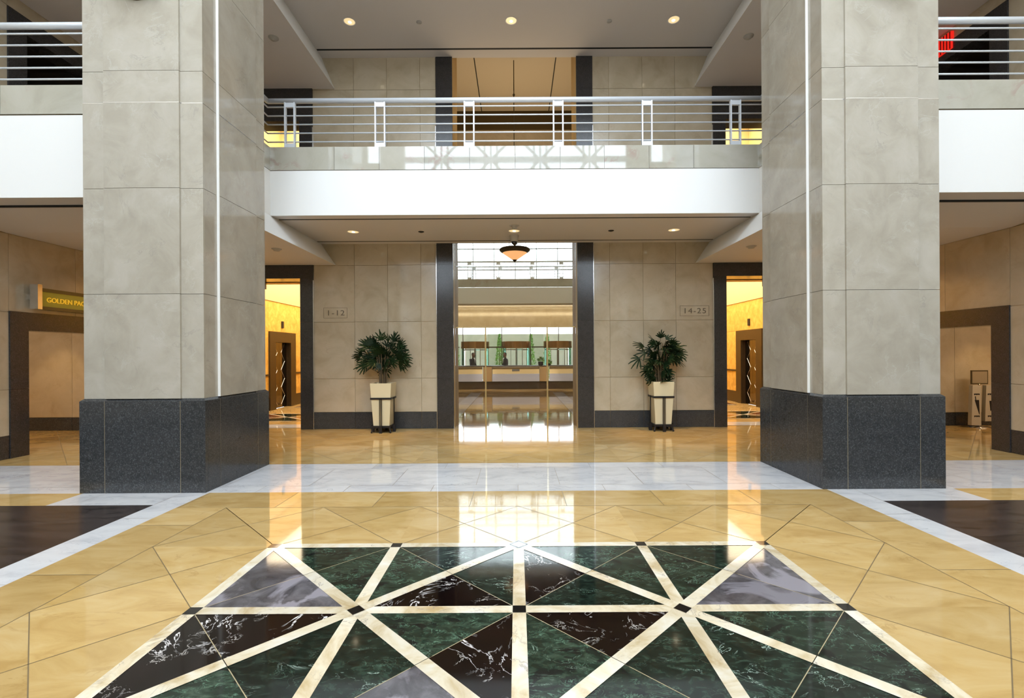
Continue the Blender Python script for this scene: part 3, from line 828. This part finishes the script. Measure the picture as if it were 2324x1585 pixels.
t = MB(); t.box(-9, 9, FAR+.05, FAR+.06, z_c+.3, 13); gl = t.build('window_3', M['glass']); gl['kind'] = 'structure'
t = MB()
for x0, x1 in ((-9, -3.2), (-1.6, -.85), (.85, 1.5), (3.2, 9)): t.box(x0, x1, FAR+.05, FAR+.06, 0, fh)
gl = t.build('window_4', M['glass']); gl['kind'] = 'structure'
def revolving(x, label):
    r = empty('revolving_door', (x, FAR+.1, 0), label, 'revolving door', 'revolving doors at the far entrance')
    t = MB(); t.lathe([(.78, H+.30), (.80, H+.30), (.80, H+.68), (.001, H+.68)], n=40); t.lathe([(.78, H+.30), (.001, H+.31)], n=40); t.build('drum', simple_bronze, r, smooth=False)
    for k_ in (0, 1):
        t = MB(); n = 14; a0 = (-.75 if k_ == 0 else PI-.75)
        for i in range(n):
            p0 = a0+1.5*i/n; p1 = a0+1.5*(i+1)/n
            t.poly([(.77*math.cos(p0), .77*math.sin(p0), 0), (.77*math.cos(p1), .77*math.sin(p1), 0), (.77*math.cos(p1), .77*math.sin(p1), H+.3), (.77*math.cos(p0), .77*math.sin(p0), H+.3)])
        t.build('curved_glass', M['teal'], r)
    t = MB(); t.tube((0, 0, 0), (0, 0, H+.3), .03)
    t.build('centre_post', M['steel'], r)
    for i in range(4):
        an = PI/2*i+.5; c, s = math.cos(an), math.sin(an)
        t = MB()
        for a_, b_ in ((.04, .10), (.68, .74)):
            t.tube((c*a_, s*a_, .05), (c*a_, s*a_, H+.28), .02, n=6)
        t.tube((c*.05, s*.05, .1), (c*.73, s*.73, .1), .03, n=6); t.tube((c*.05, s*.05, H+.22), (c*.73, s*.73, H+.22), .03, n=6)
        t.tube((c*.1, s*.1, 1.0), (c*.7, s*.7, 1.0), .015, n=6)
        t.build('door_wing', M['steel'], r)
    spot('drum_light', (x, FAR+.1, H+.28), 25, (1, .9, .75), 120, .5, .05)
simple_bronze = simple('amber_bronze_metal', (.50,.27,.08), .22, .85)
revolving(X(1078, FAR), 'leftmost bronze revolving door at the far entrance')
revolving(X(1172, FAR), 'middle bronze revolving door at the far entrance')
revolving(X(1266, FAR), 'rightmost bronze revolving door at the far entrance')
# outside
t = MB(); t.box(-14, 14, 32.0, 32.3, 0, H+1.30); struct(t, 'wall_outside', [M['outside']])
t = MB(); t.box(-20, 20, 28.0, 42, -.05, 0); struct(t, 'floor_outside', [M['pave']])
def shrub(x, y, h, rad, label):
    t = MB(); rnd = random.Random(int(x*100))
    for i in range(900):
        z = rnd.random(); rr = rad*(1-z)**.7*(0.6+.4*rnd.random()); an = rnd.random()*2*PI
        p = Vector((rr*math.cos(an), rr*math.sin(an), .15+z*h)); s = .07
        d1 = Vector((rnd.uniform(-1,1), rnd.uniform(-1,1), rnd.uniform(.2,1.5))).normalized()*s*1.6; d2 = d1.orthogonal().normalized()*s*.5
        t.poly([p-d2, p+d1*.5-d2*.3, p+d1, p+d2], 0, rnd.random())
    r = empty('cypress_shrub', (x, y, 0), label, 'shrub', 'cypress shrubs outside the far entrance')
    t.build('foliage', M['shrub'], r)
    q_ = MB(); q_.tube((0, 0, 0), (0, 0, h*.9), .05, .01, 8); q_.build('trunk', M['cane'], r)
for px, lab in ((1033, 'leftmost'), (1134, 'second from left'), (1205, 'third from left'), (1242, 'rightmost')):
    shrub(X(px, 30), 30, 2.75, .40, 'slim green cypress outside the far entrance, %s of four' % lab)

# reception desk
r = empty('reception_desk', (0, 23, 0), 'long reception desk with brushed steel panels and stone pillars behind the glass', 'reception desk')
dd = 1/F*23
t = MB(); t.box(-4.6, 4.6, -.05, .75, 1.09, 1.13); t.build('countertop', M['brownstone'], r)
t = MB(); t.box(-4.6, 4.6, .05, .7, 0, .377); t.build('plinth', simple('desk_plinth', (.03,.016,.008), .15), r)
for x0, x1 in ((-4.5, -1.64), (-1.166, 1.08), (1.56, 4.5)):
    t = MB(); t.box(x0, x1, 0, .06, .377, .735); t.build('steel_panel', M['brushed'] if 'brushed' in M else simple('brushed_steel', (.50,.54,.66), .38, .45), r)
    t = MB(); t.box(x0, x1, .06, .10, .735, 1.04); t.build('cream_panel', simple('cream_veneer', (.62,.50,.26), .5), r)
    t = MB(); t.box(x0, x1, -.02, .06, 1.04, 1.088); t.build('steel_lip', M['steel'], r)
    t = MB(); t.box((x0+x1)/2-.18, (x0+x1)/2+.18, .05, .062, .86, .96); t.build('vent', simple('vent_grey', (.12,.12,.11), .5), r)
for x0, x1 in ((-1.60, -1.18), (1.09, 1.52)):
    t = MB(); t.box(x0, x1, -.03, .7, 0.378, 1.089); t.build('pillar', simple('tan_stone', (.26,.17,.075), .35), r)

def skin_mesh(name, nodes, edges, mat, parent, sub=2):
    me = bpy.data.meshes.new(name); me.from_pydata([n[0] for n in nodes], edges, []); me.materials.append(mat)
    o = bpy.data.objects.new(name, me); C.objects.link(o); o.parent = parent
    md = o.modifiers.new('skin', 'SKIN'); 
    for v, n in zip(me.skin_vertices[0].data, nodes):
        rr = n[1]; v.radius = (rr, rr) if not isinstance(rr, tuple) else rr
    me.skin_vertices[0].data[0].use_root = True
    sb = o.modifiers.new('sub', 'SUBSURF'); sb.levels = sub; sb.render_levels = sub
    return o
M['skin'] = simple('brown_skin', (.12,.06,.035), .5)
M['suit'] = simple('dark_suit', (.012,.012,.018), .8)
M['shirt'] = simple('white_shirt', (.75,.75,.75), .7)
M['tie'] = simple('dark_tie', (.02,.03,.05), .5)
M['hair'] = simple('black_hair', (.01,.008,.007), .8)
def man(x, y, rz, label):
    r = empty('person', (x, y, 0), label, 'person', None, rz)
    # faces +x before rotation
    nodes = [((0,0,.92),(.11,.16)), ((0,0,1.12),(.10,.14)), ((0,0,1.34),(.11,.17)), ((0,0,1.44),(.07,.09)), ((.015,0,1.50),.052), ((.02,0,1.56),.055),
             ((0,.17,1.40),.065), ((.01,.22,1.14),.048), ((.16,.20,.98),.038), ((.24,.17,1.0),.03),
             ((0,-.17,1.40),.065), ((.01,-.22,1.14),.048), ((.16,-.20,.98),.038), ((.24,-.17,1.0),.03),
             ((0,.10,.86),.095), ((0,.10,.48),.065), ((0,.10,.10),.045), ((.14,.10,.05),.04),
             ((0,-.10,.86),.095), ((0,-.10,.48),.065), ((0,-.10,.10),.045), ((.14,-.10,.05),.04)]
    ed = [(0,1),(1,2),(2,3),(3,4),(4,5),(2,6),(6,7),(7,8),(8,9),(2,10),(10,11),(11,12),(12,13),(0,14),(14,15),(15,16),(16,17),(0,18),(18,19),(19,20),(20,21)]
    skin_mesh('suit', nodes, ed, M['suit'], r)
    h = MB()
    h.lathe([(.001,-.125),(.035,-.12),(.055,-.09),(.07,-.04),(.078,.02),(.074,.07),(.05,.11),(.001,.125)], (.03,0,1.635), n=20)
    for i, v in enumerate(h.v):       # a little deeper than wide
        h.v[i] = (.03+(v[0]-.03)*1.2, v[1], v[2])
    h.tube((.12,0,1.645), (.145,0,1.61), .006, .016, 8)                       # nose
    for s in (-1, 1): h.tube((.03, s*.074, 1.61), (.02, s*.088, 1.65), .014, .018, 8)   # ears
    h.tube((.01,0,1.48), (.02,0,1.56), .052, .05, 14)
    h.build('head', M['skin'], r, smooth=True)
    for s in (-1, 1):
        e = MB(); e.lathe([(.001,-.01),(.011,0),(.001,.01)], (.113, s*.03, 1.65), n=8); e.build('eye', M['shirt'], r)
    e = MB(); e.lathe([(.080,.035),(.082,.06),(.068,.10),(.03,.125),(.001,.130)], (.018,0,1.635), n=20); e.build('hair', M['hair'], r, smooth=True)
    s_ = MB(); s_.poly([(.118,-.055,1.43),(.135,0,1.20),(.118,.055,1.43),(.09,0,1.49)]); s_.poly([(.07,-.06,1.49),(.118,-.055,1.43),(.09,0,1.49)]); s_.poly([(.118,.055,1.43),(.07,.06,1.49),(.09,0,1.49)])
    s_.v = [(a+.012, b_, c) for a, b_, c in s_.v]; s_.build('shirt_front', M['shirt'], r)
    s_ = MB(); s_.poly([(.137,-.016,1.42),(.150,0,1.20),(.137,.016,1.42),(.115,0,1.46)]); s_.build('tie', M['tie'], r)
    for s in (-1, 1):
        p = MB(); p.box(.24,.30,s*.17-.035,s*.17+.035,.985,1.01)
        for f in range(4): p.tube((.30, s*.17-.026+f*.0175, .998), (.30+(.07,.08,.075,.06)[f], s*.17-.026+f*.0175, .99), .008, .006, 6)
        p.tube((.26, s*.135, .998), (.31, s*.115, .995), .009, .007, 6)
        p.build('hand', M['skin'], r)
    return r
man(X(1147, 24.35), 24.35, PI+.5, 'man in a dark suit and tie standing behind the reception desk, middle bay')
man(X(1073, 24.35), 24.35, -.5, 'mirrored second figure in a dark suit behind the reception desk, left bay beside the brass post')  # second figure, posed as the mirror image of the first
# desk plant
def tuft(t, c, n, rad, leaf, rnd, up=.4, m=0):
    for i in range(n):
        an = rnd.random()*2*PI; el = rnd.uniform(-.3, 1.3)
        d = Vector((math.cos(an)*math.cos(el), math.sin(an)*math.cos(el), math.sin(el)+up*.3)).normalized()
        p = Vector(c)+d*rad*rnd.uniform(.3, 1)
        s = d.cross(Vector((0, 0, 1))); s = (s if s.length > .01 else Vector((1, 0, 0))).normalized()*leaf*.35
        e = p+d*leaf-Vector((0, 0, leaf*.4))
        t.poly([p, p+d*leaf*.5+s, e, p+d*leaf*.5-s], m, rnd.random())
r = empty('potted_desk_plant', (X(1227, 23.3), 23.3, 1.13), 'small leafy pot plant with pale flowers on the reception desk', 'pot plant')
t = MB(); t.lathe([(.001, 0), (.09, 0), (.12, .02), (.13, .18), (.001, .18)], n=20); t.build('pot', M['iron'], r)
t = MB(); tuft(t, (0, 0, .24), 180, .15, .08, random.Random(3)); t.build('foliage', M['bright_leaf'], r)
t = MB(); tuft(t, (0, 0, .33), 20, .08, .05, random.Random(5)); t.build('flowers', simple('pink_flower', (.6,.35,.3), .6), r)
r = empty('trailing_desk_plant', (X(1246, 23.45), 23.45, 1.13), 'bright green trailing plant on the desk behind the right brass post', 'pot plant')
t = MB(); t.lathe([(.001, 0), (.07, 0), (.09, .1), (.001, .1)], n=16); t.build('pot', M['iron'], r)
t = MB(); tuft(t, (0, 0, .12), 150, .13, .07, random.Random(9)); t.build('foliage', M['bright_leaf'], r)

# ================================================================== elevator halls
def hall(hx0, hx1, side, n0):
    """side -1: left hall, elevator seen in its outer (left) wall"""
    t = MB()
    outer, innr = (hx0, hx1) if side < 0 else (hx1, hx0)
    sg = -side
    yy = [DW+.46, 13.1, 14.68, 16.4, 18.2, 20]
    dz = H+.40
    for (x, s2, isout) in ((outer, sg, True), (innr, -sg, False)):
        fsk = (lambda y, z: 14.68 < y < 16.4 and z < H+.73) if isout else None
        panel_wall(t, yy, [.38, 1.08, H+.73, H+1.665], x, m=0, axis='x', sgn=s2, skip=fsk)
        panel_wall(t, yy, [0, .38], x+.004*s2, m=1, axis='x', sgn=s2, skip=fsk)
        panel_wall(t, [DW+.46, 20], [H+1.665, H+1.87], x+.03*s2, m=2, axis='x', sgn=s2)
        xa, xb = sorted((x-.021*s2, x-.2*s2)); 
        if isout:
            t.box(xa, xb, DW+.46, 14.95, 0, 4.6, 2); t.box(xa, xb, 16.05, 20, 0, 4.6, 2); t.box(xa, xb, 14.95, 16.05, dz+.02, 4.6, 2)
        else: t.box(xa, xb, DW+.46, 20, 0, 4.6, 2)
        # dark rail at 1.1 m
        for y0, y1 in (((DW+.46, 14.66), (16.42, 20)) if isout else ((DW+.46, 20),)):
            xa, xb = sorted((x, x+.03*s2)); t.box(xa, xb, y0, y1, 1.06, 1.115, 1)
    x0, x1 = sorted((outer, innr))
    t.box(x0, x1, 20, 20.2, 0, 4.6, 0)
    t.box(x0-.2, x1+.2, DW+.46, 20, 4.3, 4.5, 3)
    t.box(x0, x1, DW+.46, DW+.9, HZ, HZ+.1, 2); t.box(x0, x1, DW+.46, DW+.6, HZ, 4.3, 2)
    # upper hall
    t.box(x0-.2, x1+.2, 15.5, 15.7, UF, 9.3, 4); t.box(x0-.2, x0, DW+.5, 15.5, 4.5, 9.3, 4); t.box(x1, x1+.2, DW+.5, 15.5, 4.5, 9.3, 4)
    t.box(x0-.2, x1+.2, DW+.46, 15.5, 9.2, 9.3, 4); t.box(x0-.2, x1+.2, DW+.46, 15.5, UF-.1, UF, 1)
    struct(t, 'wall_elevator_hall_%s' % ('left' if side < 0 else 'right'), [M['gold'], M['brownstone'], M['goldpaint'], M['warmglow'], M['hallgold']])
    # elevator entrance
    sd = 'left' if side < 0 else 'right'
    r = empty('elevator_entrance', (outer, 15.54, 0), 'mirror steel elevator doors in a brown stone surround in the %s golden hall' % sd, 'elevator', 'elevator entrances')
    b = MB(); xi, xo = sorted((0, .05*sg))
    b.box(xi-.0, xo, -.86, -.50, 0, H+.72); b.box(xi, xo, .50, .86, 0, H+.72); b.box(xi, xo, -.50, .50, dz, H+.72)
    xr0, xr1 = sorted((-.15*sg, 0)); b.box(xr0, xr1, -.52, -.49, 0, dz); b.box(xr0, xr1, .49, .52, 0, dz); b.box(xr0, xr1, -.5, .5, dz, dz+.02)
    b.build('surround', M['brownstone'], r)
    for s in (-1, 1):
        d = MB(); xa, xb = sorted((-.14*sg, -.10*sg)); y0, y1 = sorted((s*.003, s*.49)); d.box(xa, xb, y0, y1, .005, dz)
        dr = d.build('door_leaf', M['darksteel'], r)
        e = MB(); zz = .1; q_ = 0
        while zz < dz-.3:
            xx = -.098*sg
            y_a, y_b = (s*.12, s*.36) if q_ % 2 == 0 else (s*.36, s*.12)
            e.tube((xx, y_a, zz), (xx, y_b, zz+.28), .003, n=5); zz += .28; q_ += 1
        e.build('etched_line', M['steel'], dr)
    p = MB(); xa, xb = sorted((.0, .04*sg)); p.box(xa, xb, -.05, .05, H+.86, H+1.08)
    o = p.build('elevator_indicator', M['iron'], None, loc=(outer, 15.54, 0)); tag(o, 'black elevator indicator above the doors in the %s hall' % sd, 'indicator', 'elevator indicators')
    o = MB(); o.box(-.03, .03, -.03, .03, -.16, 0); o = o.build('exit_camera', M['iron'], None, loc=((x0+x1)/2-.2*side, DW+.55, HZ-.001)); tag(o, 'small dark box under the lintel of the %s hall opening' % sd, 'sensor')
    o = MB(); xa, xb = sorted((0, .03*sg)); o.box(xa, xb, -.06, .06, 0, .3); 
hall(-7.55, -4.93, -1, 0); hall(4.79, 7.5, 1, 0)

# ================================================================== engraved numbers
def text_mesh(body, size, mat, name, parent, loc, rot=(PI/2, 0, 0), ext=.004, sx=1.0, spacing=1.0):
    """one mesh per character, laid out by the widths of the font"""
    def mk(txt):
        cu = bpy.data.curves.new(name, 'FONT'); cu.body = txt; cu.size = size; cu.extrude = ext; cu.align_y = 'CENTER'; cu.space_character = spacing
        tmp = bpy.data.objects.new('tmp', cu); C.objects.link(tmp)
        dg = bpy.context.evaluated_depsgraph_get(); me = bpy.data.meshes.new_from_object(tmp.evaluated_get(dg))
        bpy.data.objects.remove(tmp); bpy.data.curves.remove(cu); return me
    full = mk(body); wt = max(v.co.x for v in full.vertices); bpy.data.meshes.remove(full)
    rm = Matrix.Rotation(rot[2], 3, 'Z') @ Matrix.Rotation(rot[0], 3, 'X')
    for i, ch in enumerate(body):
        if ch == ' ': continue
        pre = mk(body[:i+1]); right = max(v.co.x for v in pre.vertices); bpy.data.meshes.remove(pre)
        me = mk(ch); w = max(v.co.x for v in me.vertices)
        off = right-w-wt/2
        me.materials.clear(); me.materials.append(mat)
        o = bpy.data.objects.new(name, me); C.objects.link(o); o.parent = parent
        o.location = Vector(loc)+rm @ Vector((off*sx, 0, 0)); o.rotation_euler = rot; o.scale = (sx, 1, 1)
def number_sign(px0, px1, py0, py1, body, label):
    x0, x1 = X(px0, DW), X(px1, DW); pc = (px0+px1)/2
    zc = H-(((py0+py1)/2-VY)+ROLL*(pc-VX))*DW/F; hh = (py1-py0)*DW/F/2
    r = empty('floor_number_sign', ((x0+x1)/2, DW-.001, zc), label, 'sign', 'engraved floor number signs')
    hw = (x1-x0)/2
    t = MB()
    for a in ((-hw, hw, hh-.006, hh), (-hw, hw, -hh, -hh+.006)): t.box(a[0], a[1], -.002, .002, a[2], a[3])
    for a in ((-hw, -hw+.006), (hw-.006, hw)): t.box(a[0], a[1], -.002, .002, -hh, hh)
    t.build('border', M['engrave'], r)
    text_mesh(body, hh*1.45, M['engrave'], 'numeral', r, (0, 0, -.005), ext=.002, sx=1.2, spacing=1.15)
number_sign(735, 788.5, 699, 722.5, '1-12', 'engraved stone sign reading 1-12 beside the left hall opening')
number_sign(1543.5, 1609.5, 694, 717.5, '14-25', 'engraved stone sign reading 14-25 beside the right hall opening')

# ================================================================== hanging sign on the left wall
r = empty('shop_sign', (SL+.03, 8.95, H+.98), 'lit green glass sign with gold letters GOLDEN PAC on the left wall', 'sign')
t = MB(); t.box(.02, .16, -.62, -.54, -.16, .27); t.build('end_bracket', M['steel'], r)
t = MB(); t.box(.05, .075, -.54, 1.5, -.10, .16); t.build('glass_panel', simple('green_gold_panel', (.30,.26,.04), .25, 0, (.45,.38,.03), .10), r)
t = MB(); t.box(.03, .10, -.54, 1.5, .16, .22); t.box(.03, .10, -.54, 1.5, -.155, -.10); t.build('frame_rail', simple('dull_gold_frame', (.16,.11,.03), .4), r)
for yy in (-.58, 1.32):
    t = MB(); t.box(-.032, .06, yy-.02, yy+.02, .0, .1); t.build('wall_fixing', M['steel'], r)
text_mesh('GOLDEN PAC', .122, simple('gold_letter', (.9,.55,.05), .3, 0, (1, .55, .03), .35), 'letter', r, (.085, -.01, .02), (PI/2, 0, PI/2), ext=.006, sx=1.0)

# ================================================================== sign stand with bag dispensers (right passage)
sx_, sy_ = X(2222, 10.72), 10.72
r = empty('sign_stand', (sx_, sy_, 0), 'steel pole sign stand with blank framed board in the right passage', 'sign stand')
t = MB(); t.lathe([(.001, 0), (.19, 0), (.19, .012), (.05, .04), (.001, .05)], n=32); t.build('base', M['steel'], r, smooth=True)
t = MB(); t.tube((0, 0, .03), (0, 0, .97), .026, n=16); t.build('pole', M['steel'], r, smooth=True)
t = MB(); t.box(-.185, .185, -.012, .012, .96, 1.27); t.build('frame', M['bronze'], r)
t = MB(); t.box(-.165, .165, -.015, -.011, .985, 1.245); t.build('board', simple('blank_board', (.35,.28,.18), .4), r)
for s in (-1, 1):
    q_ = empty('umbrella_bag_rack', (sx_+(-.145 if s < 0 else .155), sy_-.03, 0), 'white %s rack of umbrella bags hanging beside the steel pole' % ('left' if s < 0 else 'right'), 'umbrella bag rack', 'umbrella bag racks')
    t = MB(); z0, z1 = (.06, .94) if s < 0 else (.15, .94)
    t.prism([(-.115, z0), (.10, z0), (.095, z1), (-.085, z1)], -.06, .03, 0); t.build('bags', simple('white_plastic', (.55,.50,.40), .5), q_, fix=True)
    t = MB()
    if s < 0:
        t.prism([(-.045, .62), (.05, .62), (.062, .30), (.055, .30)], -.064, -.060, 0)
        t.tube((-.02, -.062, .62), (-.03, -.062, .70), .008, n=6)
    else:
        t.prism([(-.02, .60), (.02, .60), (.03, .38), (.0, .38)], -.064, -.060, 0)
    t.build('umbrella_picture', M['iron'], q_)
    for zz in (.745, .26):
        t = MB()
        for i in range(5): t.box(-.055+i*.025, -.038+i*.025, -.0635, -.060, zz-.018+.008*(i % 2), zz+.018)
        t.box(-.055, .062, -.0635, -.060, zz-.004, zz+.004)
        t.build('printed_line', M['iron'], q_)

# red lit panel on the upper right level
r = empty('red_light_panel', (SR-.03, 9.22, H+5.80), 'glowing red panel behind the upper right railing', 'light panel')
t = MB(); t.box(-.02, .032, -.19, .19, -.12, .20); t.build('panel', simple('red_glow', (.5,.02,.02), .4, 0, (1, .02, .01), .7), r)
t = MB()
for i in range(6): t.box(-.032, -.02, -.17+i*.066, -.158+i*.066, -.12, .20)
t.build('slat', simple('dark_red', (.15,.0,.0), .5), r)

# ================================================================== planters with palms
def planter(x, yf, label, seed, style):
    w1, w0, zt, zb = .455, .345, 1.075, .155
    r = empty('potted_palm', (x, yf+w1/2, 0), label, 'potted palm', 'potted palms by the back wall')
    h1, h0 = w1/2, w0/2
    b = MB(); c0 = [(-h0,-h0,zb),(h0,-h0,zb),(h0,h0,zb),(-h0,h0,zb)]; c1 = [(-h1,-h1,zt),(h1,-h1,zt),(h1,h1,zt),(-h1,h1,zt)]
    hi = h1-.025; c2 = [(-hi,-hi,zt),(hi,-hi,zt),(hi,hi,zt),(-hi,hi,zt)]; c3 = [(a, b_, zt-.08) for a, b_, _ in c2]
    b.v += c0+c1+c2+c3
    fs = [(3,2,1,0)]+[(i,(i+1)%4,4+(i+1)%4,4+i) for i in range(4)]+[(4+i,4+(i+1)%4,8+(i+1)%4,8+i) for i in range(4)]+[(8+i,8+(i+1)%4,12+(i+1)%4,12+i) for i in range(4)]
    for f in fs: b.f.append(f); b.m.append(0); b.t.append(0)
    b.build('pot', M['pot'], r)
    s = MB(); s.poly([(a*.99, b_*.99, zt-.05) for a, b_, _ in c2]); s.build('soil', M['soil'], r)
    zb_ = zt-.33; hh = h0+(h1-h0)*(zb_-zb)/(zt-zb)+.006; tk = .012
    for z0, z1, e, nn in ((zb_-.02, zb_+.02, hh, 'stand_band'), (zb-.045, zb-.002, h0+.02, 'stand_base')):
        st = MB()
        st.box(-e-tk, e+tk, -e-tk, -e, z0, z1); st.box(-e-tk, e+tk, e, e+tk, z0, z1); st.box(-e-tk, -e, -e, e, z0, z1); st.box(e, e+tk, -e, e, z0, z1)
        if nn == 'stand_base': st.box(-h0-.02, h0+.02, -h0-.02, h0+.02, zb-.02, zb-.002)
        st.build(nn, M['iron'], r)
    for dx, dy in ((0,-1),(1,0),(0,1),(-1,0)):
        lg = MB(); ztop = zb_+.02; e1 = hh+.02; e0 = h0+.035
        for o_ in (-.026, -.009, .009, .026):
            px_, py_ = (o_, 0) if dx == 0 else (0, o_)
            lg.tube((px_+dx*e1, py_+dy*e1, ztop), (px_+dx*e1*.98, py_+dy*e1*.98, zb), .006, n=6)
        lg.box(dx*e1-.03, dx*e1+.03, dy*e1-.02, dy*e1+.02, .0, zb-.045+.05)
        lg.build('leg', M['iron'], r)
    for dx, dy in ((-1,-1),(1,-1),(1,1),(-1,1)):
        lg = MB(); lg.tube((dx*h0, dy*h0, zb-.03), (dx*(h0+.03), dy*(h0+.03), .03), .013, n=8); lg.lathe([(.001, .0), (.02, 0), (.022, .03), (.001, .04)], (dx*(h0+.03), dy*(h0+.03), 0), n=10)
        lg.build('foot', M['iron'], r)
    # palm
    rnd = random.Random(seed)
    z0 = zt-.06
    YL = h1+.02                    # keep leaves off the wall
    fr = []
    if style == 'fan':
        c = Vector((0, 0, 1.60))
        for i in range(86):
            an = rnd.uniform(-PI, PI); el = math.asin(rnd.uniform(-.8, 1)); q = rnd.uniform(.02, 1)**.6
            if i < 14: an = (0 if i % 2 else PI)+rnd.uniform(-.4, .4); el = math.radians(-25+i*6); q = 1
            if 14 <= i < 24: an = rnd.choice((0, PI))+rnd.uniform(-.5, .5); el = math.radians(90-(i-14)*7); q = 1
            d = Vector((math.cos(an)*math.cos(el), .45*math.sin(an)*math.cos(el), math.sin(el)))
            hub = c+Vector((d.x*.44*q*rnd.uniform(.8, 1.15), d.y*.32*q, d.z*(.44 if d.z > 0 else .34)*q*rnd.uniform(.8, 1.15)))
            dd0 = Vector((d.x+rnd.uniform(-.35, .35), d.y, d.z+.25+rnd.uniform(-.3, .3)))
            fr.append((hub, dd0, .26 if q > .8 else .21))
    else:
        spots = [((-.36,-.02,1.02),(-1,0,.45),.30), ((-.46,0,.70),(-1,-.1,-.55),.28), ((-.33,0,.86),(-1,0,-.05),.26), ((-.18,0,1.20),(-.5,0,.9),.20), ((.0,0,1.26),(.1,0,1),.22), ((.12,0,1.22),(.7,0,.6),.2),
                 ((.22,0,1.06),(.4,0,.8),.24), ((.32,0,1.0),(1,0,.3),.28), ((.36,0,.84),(1,0,-.05),.28), ((.30,0,.68),(1,0,-.5),.26), ((.05,-.1,.95),(.3,-1,.2),.3), ((-.12,-.1,.95),(-.3,-1,.3),.3)]
        for p_, d_, s in spots: 
            fr.append((Vector((p_[0], p_[1], z0+p_[2]*.80)), Vector(d_).normalized(), s))
        for i in range(80):
            t_ = rnd.random(); zz = z0+.04+.88*t_
            wdt = .27 if t_ < .5 else .30
            cx = -.05 if t_ < .5 else .08
            an = rnd.uniform(-PI, PI); d = Vector((math.cos(an), .5*math.sin(an)-.1, rnd.uniform(-.4, .5))).normalized()
            fr.append((Vector((cx+math.cos(an)*wdt*rnd.uniform(.3, 1), .14*math.sin(an), zz)), d, .20))
    canes = []
    for i in range(11):
        an = 2*PI*i/11; bx, by = .07*math.cos(an)*rnd.uniform(.6, 1.3), .06*math.sin(an)
        tx, ty, tz = bx*2.2, by*1.6, z0+rnd.uniform(.55, .95)
        cm = MB(); cm.tube((bx, by, z0-.02), (bx*1.3, by*1.2, z0+.3), .013, .011, 8); cm.tube((bx*1.3, by*1.2, z0+.3), (tx, ty, tz), .011, .007, 8)
        cm.build('cane', M['cane'], r); canes.append((tx, ty, tz))
    for (p, d, L_) in fr:
        p.y = min(p.y, YL-.12)
        lf = MB()
        base = Vector((p.x*.25, p.y*.25, z0+(p.z-z0)*.62))
        lf.tube(base, p, .004, .0035, 5, cap=False)
        up = Vector((0, 0, 1)); d = d.normalized()
        side = d.cross(Vector((0, -1, .25))); side = side.normalized() if side.length > .05 else Vector((1, 0, 0))
        side = (Matrix.Rotation(rnd.uniform(-1.1, 1.1), 3, d) @ side).normalized()
        n = rnd.randint(5, 7); spread = rnd.uniform(.8, 1.3); tt = rnd.random()
        for i in range(n):
            a = (i/(n-1)-.5)*2*spread
            dd_ = (d*math.cos(a)+side*math.sin(a)).normalized()
            l = L_*(1-.28*abs(a)/spread)*rnd.uniform(.85, 1.08)
            nrm = dd_.cross(side if abs(a) < 1 else d); wv = Vector((0, 0, 0))
            wv = dd_.cross(d.cross(side)).normalized()*.015
            droop = Vector((0, -.01, -l*.16))
            p1 = p+dd_*l*.35; p2 = p+dd_*l*.75+droop*.4; p3 = p+dd_*l+droop
            for v_ in (p1, p2, p3): v_.y = min(v_.y, YL-.01)
            q0 = wv*.35
            lf.poly([p-q0, p+q0, p1+wv, p1-wv], 0, tt); lf.poly([p1-wv, p1+wv, p2+wv, p2-wv], 0, tt); lf.poly([p2-wv, p2+wv, p3+wv*.5, p3-wv*.5], 0, tt)
        lf.build('palm_frond', M['leaf'], r)
    return r
planter(X(863, 10.38), 10.38, 'potted fan palm with full round crown in a cream square pot, left of the doorway', 11, 'fan')
planter(X(1506.5, 10.38), 10.38, 'potted fan palm with lopsided ragged crown in a cream square pot, right of the doorway', 23, 'ragged')

# ================================================================== rear facade behind the camera (its windows light the atrium)
t = MB()
t.box(-13, -8.3, REAR-.3, REAR, 0, ROOF); t.box(8.3, 13, REAR-.3, REAR, 0, ROOF)
for s in (-1, 1):
    x0, x1 = sorted((s*6.2, s*7.6)); t.box(x0, x1, REAR-.3, REAR, 0, ROOF)
    x0, x1 = sorted((s*7.6, s*8.3)); t.box(x0, x1, REAR-.3, REAR, 0, 3.0)
    for q in range(4): t.box(x0, x1, REAR-.3, REAR, 5.0+q*3.0, 6.4+q*3.0)
t.box(-6.2, 6.2, REAR-.3, REAR, 0, 5.9); t.box(-6.2, 6.2, REAR-.3, REAR, 7.1, 7.5)
for x0, x1 in ((-6.2, -5.4), (-4.2, 4.2), (5.4, 6.2)): t.box(x0, x1, REAR-.3, REAR, 5.9, 7.1)
t.box(-6.2, 6.2, REAR-.3, REAR, 16, ROOF)
struct(t, 'wall_front', [M['wall']])
t = MB()
for i in range(-2, 3):
    x = i*2.76+1.38-2.76*.5*0
    for dx in (-.35, .0, .35): 
        if abs(x+dx) < 6.2: t.box(x+dx-.05, x+dx+.05, REAR-.1, REAR+.05, 7.5, 16)
for z in (9.0, 12.55): t.box(-6.2, 6.2, REAR-.1, REAR+.06, z-.16, z+.16)
for i in range(-2, 2):
    xa = i*2.76+1.38
    for z in (12.55, 9.0):
        for (sx, sz) in ((1,1),(1,-1),(-1,1),(-1,-1)):
            t.tube((xa, REAR-.02, z), (xa+sx*1.38, REAR-.02, z+sz*1.38), .07, n=6)
struct(t, 'trim_%d' % k, [M['rail']]); k += 1
